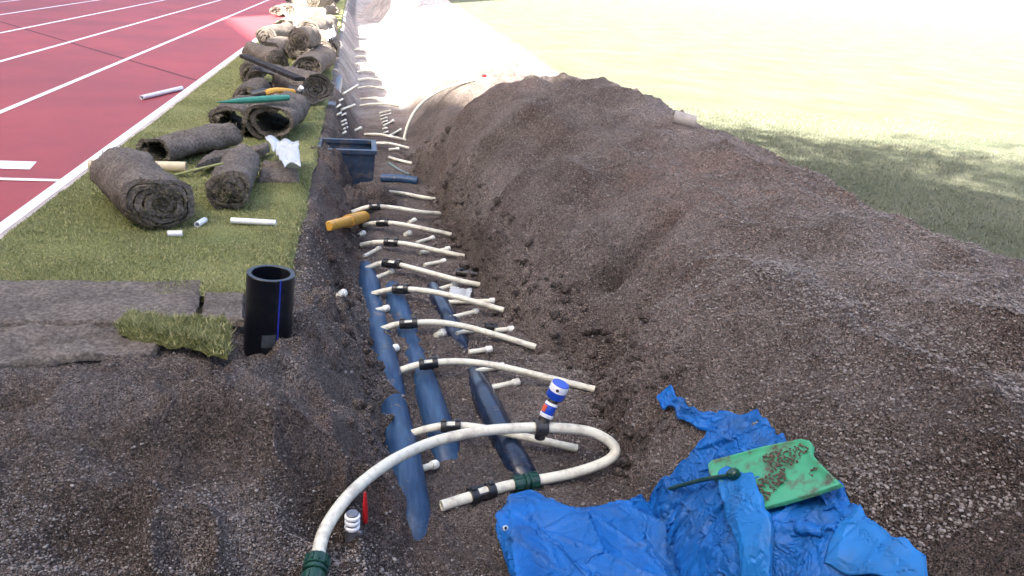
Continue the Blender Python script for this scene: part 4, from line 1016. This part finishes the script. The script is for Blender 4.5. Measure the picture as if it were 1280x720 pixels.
# soil slumped against the left half of the box
def lump(name, c, rx, ry, rz, material, seed, kind=None):
    b_ = MB(); n, m_ = 30, 14; V = []
    for j in range(m_ + 1):
        for i in range(n):
            th = 2 * math.pi * i / n; ph = .5 * math.pi * j / m_
            V.append((math.cos(th) * math.cos(ph), math.sin(th) * math.cos(ph), math.sin(ph)))
    V = np.array(V); k = 1 + .5 * fbm(V[:, 0] * 2.1 + seed, V[:, 1] * 2.1 + V[:, 2], seed, 3) + .2 * fbm(V[:, 0] * 7, V[:, 1] * 7 + V[:, 2] * 3, seed + 1, 2)
    V = V * k[:, None] * [rx, ry, rz] + np.asarray(c)
    Fc = [(j * n + i, j * n + (i + 1) % n, (j + 1) * n + (i + 1) % n, (j + 1) * n + i) for j in range(m_) for i in range(n)]
    b_.add(V, Fc); return tag(b_.build(name, material, loc=c, autosmooth=80), kind=kind or 'structure')
lump('soil_slump', (-.34, 6.42, -.42), .26, .30, .42, M['soil'], 5)
lump('soil_heap_lump', (.02, 6.46, -.47), .24, .16, .20, M['soil'], 23)
lump('soil_bank_lump', (-.12, 6.28, -.46), .16, .16, .20, M['soil'], 9)
c = at(332, 428, -.06)
lump('soil_round_pipe', (c[0] + .14, c[1] + .02, -.17), .16, .12, .15, M['soil'], 12)
lump('soil_collar', (c[0] - .02, c[1] - .15, -.18), .20, .09, .12, M['soil'], 15)
lump('soil_clod', (c[0] + .20, c[1] + .42, -.16), .09, .18, .16, M['soil'], 17)
a = hit(477, 223, .02, False); e = hit(522, 227, .02, False)
b_ = MB(); b_.tube([a, a * .5 + e * .5 + [0, 0, .01], e], .042, 18); tag(b_.build('dark_pipe', M['duct_blue'], loc=a), 'short dark pipe lying crosswise on the floor right of the black box', 'pipe')
b_ = MB(); b_.tube(spline([hit(486, 204, .01, False), hit(495, 210, .015, False), hit(504, 215, .01, False), hit(512, 218, .01, False)], 6), .012, 10); tag(b_.build('hose', M['hose_teal'], loc=hit(486, 204)), 'thin grey-green hose on the floor beside the black box', 'hose')
b_ = MB(); b_.tube(spline([at(398, 166, -.12), at(408, 145, -.12), at(415, 125, -.13), at(421, 100, -.14)], 6), .085, 18); tag(b_.build('dark_pipe', M['box_black'], loc=at(398, 166, -.2)), 'dark pipe running along the left bank beyond the black box', 'pipe')
# wet plastic scrap on the trench floor
def crumple(name, px, z_lift, label, cat, material, amp, seed, n=16, on=None):
    c = [hit(p[0], p[1], z_lift, False) if on is None else at(p[0], p[1], on) for p in px]; t = np.linspace(0, 1, n)
    P = np.array([[(c[0] * (1 - u) + c[1] * u) * (1 - v) + (c[3] * (1 - u) + c[2] * u) * v for u in t] for v in t]).reshape(-1, 3)
    w = abs(fbm(P[:, 0] * 9, P[:, 1] * 9 + P[:, 2] * 6, seed, 2)); P[:, 2] += amp * (w * 4 - .3); P[:, :2] += .012 * np.stack([fbm(P[:, 0] * 20, P[:, 1] * 20, seed + 4, 2), fbm(P[:, 0] * 20 + 7, P[:, 1] * 20, seed + 5, 2)], -1)
    b_ = MB(); b_.add(P, [(i * n + j, (i + 1) * n + j, (i + 1) * n + j + 1, i * n + j + 1) for i in range(n - 1) for j in range(n - 1)])
    o = b_.build(name, material, loc=P.mean(0), autosmooth=25); md = o.modifiers.new('thickness', 'SOLIDIFY'); md.thickness = .002
    return tag(o, label, cat)
crumple('plastic_scrap', [(560, 371), (588, 373), (590, 362), (563, 358)], .02, 'crumpled clear-white plastic scrap on the trench floor under a bowed pipe', 'plastic scrap', M['bag'], .02, 301)
# white plastic on the rolls
crumple('plastic_bag', [(358, 211), (376, 212), (373, 179), (330, 173)], 0, 'white plastic scrap draped over the turf between the rolls', 'plastic scrap', M['bag'], .03, 311, on=.16)
crumple('plastic_bag', [(409, 52), (420, 48), (417, 33), (405, 37)], 0, 'bright white sheet hanging over sunlit rolls at the trench edge', 'plastic scrap', M['bag'], .06, 321, on=.36)
# cream pipe behind the biggest roll, stick, green bar, yellow tool, plank
a = at(112, 207, .06); e = at(233, 209, .07); t_ = thing('cream_pipe', 'cream pipe lying behind the biggest turf roll, both ends showing', 'pipe', a - np.array([0, 0, .05]))
b_ = MB(); b_.ring_tube(a, e, .036, .029, 22); b_.build('tube', M['cream_plastic'], t_)
b_ = MB(); b_.tube(spline([at(218, 219, .24), at(245, 212, .27), at(279, 204, .30)], 6), .007, 8); tag(b_.build('stick', M['stick'], loc=at(218, 219, .06)), 'thin yellow-green stick lying across the gap between the front rolls', 'stick')
a = at(272, 128, .35); e = at(360, 122, .33); dd = e - a; s_ = np.cross(dd, [0, 0, 1.0]); s_ /= np.linalg.norm(s_)
b_ = MB(); Lb = np.linalg.norm(dd); dd = dd / Lb; b_.tube([a, a + dd * Lb * .3, a + dd * Lb * .7, e], [.004, .028, .034, .03], 10, sq=.8); tag(b_.build('green_bar', M['bar_green'], loc=a), 'long pointed green bar resting on top of two turf rolls', 'bar')
a = at(330, 117, .28); e = at(366, 115, .26); t_ = thing('yellow_tool', 'yellow tool with dark grip lying between turf rolls behind the green bar', 'tool', a)
b_ = MB(); b_.tube(spline([a, a * .6 + e * .4 + [0, 0, .02], e], 6), .035, 12, sq=.8); b_.build('handle', M['yellow_plastic'], t_)
b_ = MB(); b_.tube([a + [-.10, .02, -.03], a + [.02, .03, .0]], .045, 12); b_.build('grip', M['black_plastic'], t_)
b_ = MB(); b_.tube([e + [-.04, .05, .0], e + [.09, .03, -.02]], .05, 12); b_.build('grip', M['black_plastic'], t_)
b_ = MB(); b_.tube([e + [.06, 0, .02], e + [.08, -.02, .05]], .022, 10); b_.build('tip', M['valve_white'], t_)
a = at(305, 70, .36); e = at(375, 99, .36); dd = e - a; Lb = np.linalg.norm(dd); dd /= Lb; s_ = np.cross(dd, [0, 0, 1.0]); s_ /= np.linalg.norm(s_)
b_ = MB(); b_.box((a + e) / 2, .10, Lb, .035, [s_, dd, np.cross(s_, dd)], .004); pk = b_.build('plank', M['plank'], loc=a, smooth=False); tag(pk, 'dark plank lying across the shaded turf rolls', 'plank')
# pipe offcut on the crest of the heap, red scrap
a = hit(841, 147, .028); e = a + np.array([.92, -.28, -.16]) * .17
t_ = thing('heap_pipe', 'grey-white pipe offcut lying on the crest of the gravel heap', 'pipe offcut', a - np.array([0, 0, .05]))
b_ = MB(); b_.ring_tube(e, a, .055, .047, 26); b_.build('tube', M['off_pipe'], t_)
b_ = MB(); b_.tube([a * .8 + e * .2, a * .78 + e * .22], .046, 20); b_.build('bore', M['pipe_bore'], t_)
c = hit(605, 96, .0); b_ = MB(); b_.box(c + [0, 0, .012], .055, .04, .03, [[.9, .3, 0], [-.3, .9, .1], [0, -.1, 1]], .006); tag(b_.build('red_scrap', M['red_plastic'], loc=c), 'small red scrap on top of the far end of the heap', 'scrap')

# ------------------------------------------------------------------ blue tarpaulin
def ridged(x, y, s, o=4):
    r = 0; a = .5
    for k in range(o):
        n_ = 1 - abs(2 * vnoise(x + 31 * k, y + 11 * k, s + k) - 1); r = r + a * n_ ** 3; a *= .55; x, y = 1.9 * x + .7 * y, 1.9 * y - .7 * x
    return r
def facets(x, y, s):
    """straight-creased crumple: random heights on a triangle lattice, flat in between"""
    k = .366 * (x + y); u = x + k; v = y + k; i = np.floor(u); j = np.floor(v); fu = u - i; fv = v - j
    a = _hash(i, j, s); d = _hash(i + 1, j + 1, s); b = _hash(i + 1, j, s); c = _hash(i, j + 1, s)
    val = np.where(fu > fv, a * (1 - fu) + b * (fu - fv) + d * fv, a * (1 - fv) + c * (fv - fu) + d * fu) - .5
    dm = np.minimum(np.minimum(abs(fu - fv), np.minimum(fu, 1 - fu)), np.minimum(fv, 1 - fv))
    rdg = np.clip(1 - dm / .10, 0, 1) * (_hash(i, j, s + 50) - .35)
    return val + .22 * rdg
def crease(x, y, seed):
    wx = x + .05 * fbm(x * 3, y * 3, 500 + seed, 1); wy = y + .05 * fbm(x * 3 + 7, y * 3, 510 + seed, 1)
    r = 0
    for cell, an, amp, st_ in ((.23, .4, .060, .45), (.13, 1.5, .036, .5), (.075, 2.3, .014, .7)):
        ca, sa = math.cos(an + seed), math.sin(an + seed)
        m_ = np.clip(.75 + 2.0 * fbm(x * 3.5 + an, y * 3.5, 530 + seed, 2), .15, 1)
        r = r + m_ * amp * facets((wx * ca + wy * sa) / cell, (wy * ca - wx * sa) / cell * st_, 540 + seed)
    return r
def curve_pts(px, n):
    P = np.array([hit(p[0], p[1], .02, False) for p in px]); d = np.r_[0, np.cumsum(np.linalg.norm(np.diff(P, axis=0), axis=1))]; t = np.linspace(0, d[-1], n)
    return np.stack([np.interp(t, d, P[:, k]) for k in range(3)], -1)
def relax(P, lift, stretch, its, bulk=.05):
    """let the sheet, cut a little larger than the space it lies in, settle on the ground so that it buckles into creases"""
    P = P.copy(); P0 = P.copy()
    nv, nu = P.shape[:2]; uu = np.linspace(0, 1, nu)[None, :]; vv_ = np.linspace(0, 1, nv)[:, None]
    ed = np.clip(np.minimum(np.minimum(uu, 1 - uu) * 1.6 + 0 * vv_, np.minimum(vv_, 1 - vv_) * 1.3 + 0 * uu) * 5, 0, 1)
    def under(P):
        x, y = P[..., 0], P[..., 1]
        # bunched cloth underneath: broad straight-sided humps
        return H(x, y, False) + lift + bulk * ed * np.clip(facets((x * .8 + y * .6) / .19, (y * .8 - x * .6) / .30, 571) * 1.5 + .35, 0, 1)
    g_ = under(P)
    su, sv = 1 + stretch, 1 + stretch * .8
    nv, nu = P.shape[:2]; C = []
    def con(a, b, r, k): C.append((a, b, r, k))
    sl = slice
    for st in (0, 1):
        con((sl(None), sl(st, nu - 1, 2)), (sl(None), sl(st + 1, nu, 2)), su, 1.0)
        con((sl(st, nv - 1, 2), sl(None)), (sl(st + 1, nv, 2), sl(None)), sv, 1.0)
    for st in (0, 1):
        con((sl(st, nv - 1, 2), sl(0, nu - 1)), (sl(st + 1, nv, 2), sl(1, nu)), (su + sv) / 2, .35)
        con((sl(st, nv - 1, 2), sl(1, nu)), (sl(st + 1, nv, 2), sl(0, nu - 1)), (su + sv) / 2, .35)
    for d_, kk in ((2, .30), (5, .16)):
        for st in range(0, 2 * d_, d_):
            for o_ in range(d_):
                A_ = np.arange(st + o_, nu - d_, 2 * d_); B_ = np.arange(st + o_, nv - d_, 2 * d_)
                if len(A_): con((sl(None), A_), (sl(None), A_ + d_), su, kk)
                if len(B_): con((B_, sl(None)), (B_ + d_, sl(None)), sv, kk)
    C = [(a, b, np.linalg.norm(P[a] - P[b], axis=-1) * r, k) for a, b, r, k in C]
    for it in range(its):
        P[..., 2] -= .00035
        for a, b, L0, k in C:
            d = P[b] - P[a]; L = np.sqrt((d * d).sum(-1)) + 1e-9; m_ = (.5 * k * (L - L0) / L)[..., None] * d
            P[a] += m_; P[b] -= m_
        for q in ((0, sl(None)), (-1, sl(None)), (sl(None), 0), (sl(None), -1)): P[q][..., :2] = P0[q][..., :2] * .8 + P[q][..., :2] * .2
        if it % 25 == 24: g_ = under(P)
        P[..., 2] = np.clip(P[..., 2], g_, g_ + .11)
    return P
def tarp_patch(b_, A, B, nu, nv, lift, puff, folds=(), amp=.028, seed=0, base=None, stretch=.125, its=80, bulk=.055):
    """cloth between the border lines A and B (pixel points); folds: (u0,v0,u1,v1,width,height) ridges"""
    a, c = curve_pts(A, nu), curve_pts(B, nu); v = np.linspace(0, 1, nv)[:, None]; u = np.linspace(0, 1, nu)[None, :]
    X = a[None, :, 0] * (1 - v) + c[None, :, 0] * v; Y = a[None, :, 1] * (1 - v) + c[None, :, 1] * v
    Z = H(X, Y, False)
    # cloth bridges the small hollows of the soil
    e = np.minimum(np.minimum(u, 1 - u) * 3.2 + 0 * v, np.minimum(v, 1 - v) * 2.2 + 0 * u); e = np.clip(e * 3, 0, 1) ** .6
    w = .5 * amp / .03 * crease(X, Y, 3 + seed)
    Z = Z + lift + puff * e + w * (.15 + .85 * e)
    for (u0, v0, u1, v1, wd, hh) in folds:
        du, dv = u1 - u0, v1 - v0; t = np.clip(((u - u0) * du + (v - v0) * dv) / (du * du + dv * dv), 0, 1)
        dd = np.hypot(u - u0 - t * du, v - v0 - t * dv); Z = Z + hh * np.exp(-(dd / wd) ** 1.4) * (.7 + .6 * fbm(u * 9 + 0 * v, v * 9 + 0 * u, 430 + seed, 2))
    P = relax(np.stack([X, Y, Z], -1), lift, stretch, its, bulk).reshape(-1, 3)
    b_.add(P, [(i * nu + k, (i + 1) * nu + k, (i + 1) * nu + k + 1, i * nu + k + 1) for i in range(nv - 1) for k in range(nu - 1)])
b_ = MB()
# spread part under and behind the shovel, with its twisted tail
tarp_patch(b_, [(819, 624), (836, 600), (858, 578), (880, 550), (889, 530), (898, 519)], [(1010, 660), (1010, 620), (1000, 590), (985, 565), (966, 545), (945, 517)], 100, 100, .038, .012, [(.2, .2, .9, .35, .06, .022), (.55, .0, .95, .8, .05, .018)], .022, 1, stretch=.14, bulk=.02)
tarp_patch(b_, [(822, 497), (850, 524), (872, 537), (893, 543), (912, 541)], [(838, 484), (858, 510), (880, 519), (897, 520), (915, 522)], 60, 24, .032, .016, [(0, .4, 1, .6, .18, .018)], .016, 2, stretch=.10, bulk=.0)
# main folded part towards the viewer
tarp_patch(b_, [(619, 664), (622, 645), (640, 622), (664, 617), (690, 627), (722, 639), (760, 632), (800, 622), (850, 612), (900, 602), (930, 610), (985, 626)], [(640, 730), (650, 770), (680, 800), (720, 810), (780, 810), (840, 810), (890, 810), (930, 800), (960, 780), (975, 760), (985, 730), (995, 700)], 180, 120, .030, .014,
           [(.12, .2, .45, .75, .05, .020), (.30, .1, .50, .8, .05, -.018), (.45, .05, .52, .9, .04, .028), (.60, .0, .66, .9, .035, -.022), (.2, .6, .6, .45, .04, -.016), (.05, .1, .10, .8, .05, .02)], .030, 3)
# hollow between the flaps
tarp_patch(b_, [(930, 630), (960, 634), (985, 628), (1015, 618), (1046, 608), (1056, 622), (1075, 650), (1100, 680), (1130, 712)], [(930, 760), (960, 762), (985, 765), (1010, 768), (1040, 770), (1070, 770), (1100, 768), (1130, 764), (1150, 752)], 130, 100, .034, .014,
           [(.1, .45, .45, .35, .05, .04), (.45, .0, .40, .9, .05, -.035), (.38, .0, .45, .4, .05, .05), (.62, .05, .55, .6, .06, .03)], .030, 4)
# two lighter flaps folded back over it
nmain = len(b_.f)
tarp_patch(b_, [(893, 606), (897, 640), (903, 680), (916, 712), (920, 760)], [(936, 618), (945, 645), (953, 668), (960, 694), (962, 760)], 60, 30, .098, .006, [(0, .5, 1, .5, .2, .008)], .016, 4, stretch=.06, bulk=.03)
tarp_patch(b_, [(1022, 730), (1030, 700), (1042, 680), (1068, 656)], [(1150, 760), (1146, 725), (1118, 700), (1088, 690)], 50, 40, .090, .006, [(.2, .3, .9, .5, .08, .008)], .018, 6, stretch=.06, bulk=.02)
c = hit(760, 680)
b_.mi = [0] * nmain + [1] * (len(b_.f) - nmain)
tp = b_.build('tarp', [M['tarp_blue'], M['tarp_flap_sheen']], loc=c, autosmooth=11); tag(tp, 'crumpled blue tarpaulin lying at the foot of the heap', 'tarp')
md = tp.modifiers.new('thickness', 'SOLIDIFY'); md.thickness = .0018
_tv = np.array(b_.v); _pp = np.array([proj(*q) for q in _tv]); _k = int(np.argmin(((_pp - [631, 661]) ** 2).sum(1) - 900 * _tv[:, 2])); c = _tv[_k] + [0, -.004, .004]; a0 = np.array([.2, -.75, .62]); a0 /= np.linalg.norm(a0)
b_ = MB(); b_.ring_tube(c - a0 * .004, c + a0 * .006, .011, .0055, 20); ey = b_.build('eyelet', M['metal'], tp)
b_ = MB(); b_.tube([c - a0 * .003, c - a0 * .001], .0056, 14); b_.build('eyelet_hole', M['pipe_bore'], ey)

# ------------------------------------------------------------------ green plastic shovel on the tarp
out_px = [(884, 580), (889, 575), (920, 567), (952, 558), (985, 551), (1002, 548), (1011, 550), (1015, 556), (1014, 567), (1024, 578), (1038, 592), (1052, 605), (1020, 616), (980, 628), (942, 637), (938, 624), (935, 612), (912, 606), (889, 598), (885, 590)]
bs = [hit(p[0], p[1], .115, False) for p in ((889, 590), (1005, 552), (1050, 605), (942, 637))]
A_ = np.array([[p[0], p[1], 1] for p in bs]); co_, *_ = np.linalg.lstsq(A_, np.array([p[2] for p in bs]), rcond=None)
def on_plane(px, py, up=0.0):
    v = ray(px, py); t = (co_[2] + up - CAM_H) / (v[2] - co_[0] * v[0] - co_[1] * v[1]); return np.array([v[0] * t, v[1] * t, CAM_H + v[2] * t])
nrm = np.array([-co_[0], -co_[1], 1.0]); nrm /= np.linalg.norm(nrm)
t_ = thing('shovel', 'green plastic shovel blade flecked with soil, lying on the blue tarp', 'shovel', on_plane(960, 600) - nrm * .03)
T_ = [on_plane(*p) for p in out_px]; cen = sum(T_) / len(T_); no = len(T_)
b_ = MB(); V = []
for ins, dz in ((.97, -.017), (1.0, -.013), (1.0, -.004), (.985, 0), (.93, .0), (.90, -.003)):
    V += [cen + (p - cen) * ins + nrm * dz for p in T_]
# dished inner face
rings = 6
for k in range(1, rings):
    s = .90 * (1 - k / rings)
    V += [cen + (p - cen) * s + nrm * (-.003 - .006 * math.sin(math.pi / 2 * k / rings)) for p in T_]
nr = len(V) // no
Fc = [(r * no + k, r * no + (k + 1) % no, (r + 1) * no + (k + 1) % no, (r + 1) * no + k) for r in range(nr - 1) for k in range(no)]
V.append(cen + nrm * -.009); Fc += [((nr - 1) * no + k, (nr - 1) * no + (k + 1) % no, len(V) - 1) for k in range(no)]
Fc.append(tuple(range(no))[::-1])
b_.add(V, Fc); b_.build('blade', M['green_plastic'], t_, autosmooth=40)
s0 = on_plane(922, 597, .0)
b_ = MB(); hd = on_plane(834, 612) - on_plane(922, 594); hd[2] = hd[2] - .01; hd /= np.linalg.norm(hd)
sv = np.cross(hd, nrm)
b_.tube([s0 + nrm * .0, s0 + nrm * .012, s0 + nrm * .030, s0 + nrm * .036], [.017, .020, .018, .012], 14)
b_.tube([s0 + nrm * .02 - hd * .016, s0 + nrm * .02 + hd * .02], [.013, .014], 12); b_.build('socket', M['hose_teal'] if False else M['dark_green_plastic'], t_)
e_ = hit(834, 612, .05, False)
b_ = MB(); b_.tube(spline([s0 + nrm * .016, s0 * .6 + e_ * .4 + nrm * .018, e_], 6), [.0075] * 13, 10); b_.build('handle', M['dark_green_plastic'], t_)
# crumbs of soil on the blade
bl = rng.uniform(0, 1, (900, 2)); pts = []
for u, v in bl:
    w = [(1 - u) * (1 - v), u * (1 - v), u * v, (1 - u) * v]; q = sum(wi * on_plane(*p) for wi, p in zip(w, ((900, 585), (1005, 553), (1040, 604), (945, 630))))
    pts.append(q)
pts = np.array(pts); k = fbm(pts[:, 0] * 14, pts[:, 1] * 14, 77, 3) > -.06; pts = pts[k]
n = len(pts); r = rng.uniform(.0015, .005, n); Vv = ico_v[None] * r[:, None, None] * [1, 1, .6] + (pts + nrm * .0)[:, None] - np.array(t_.location)
f = (ico_f[None] + (np.arange(n) * 12)[:, None, None]).reshape(-1, 3)
cr = link('soil_crumbs', mesh_np('soil_crumbs', Vv.reshape(-1, 3), f, M['crumb'], smooth=False), parent=t_); cr['kind'] = 'stuff'
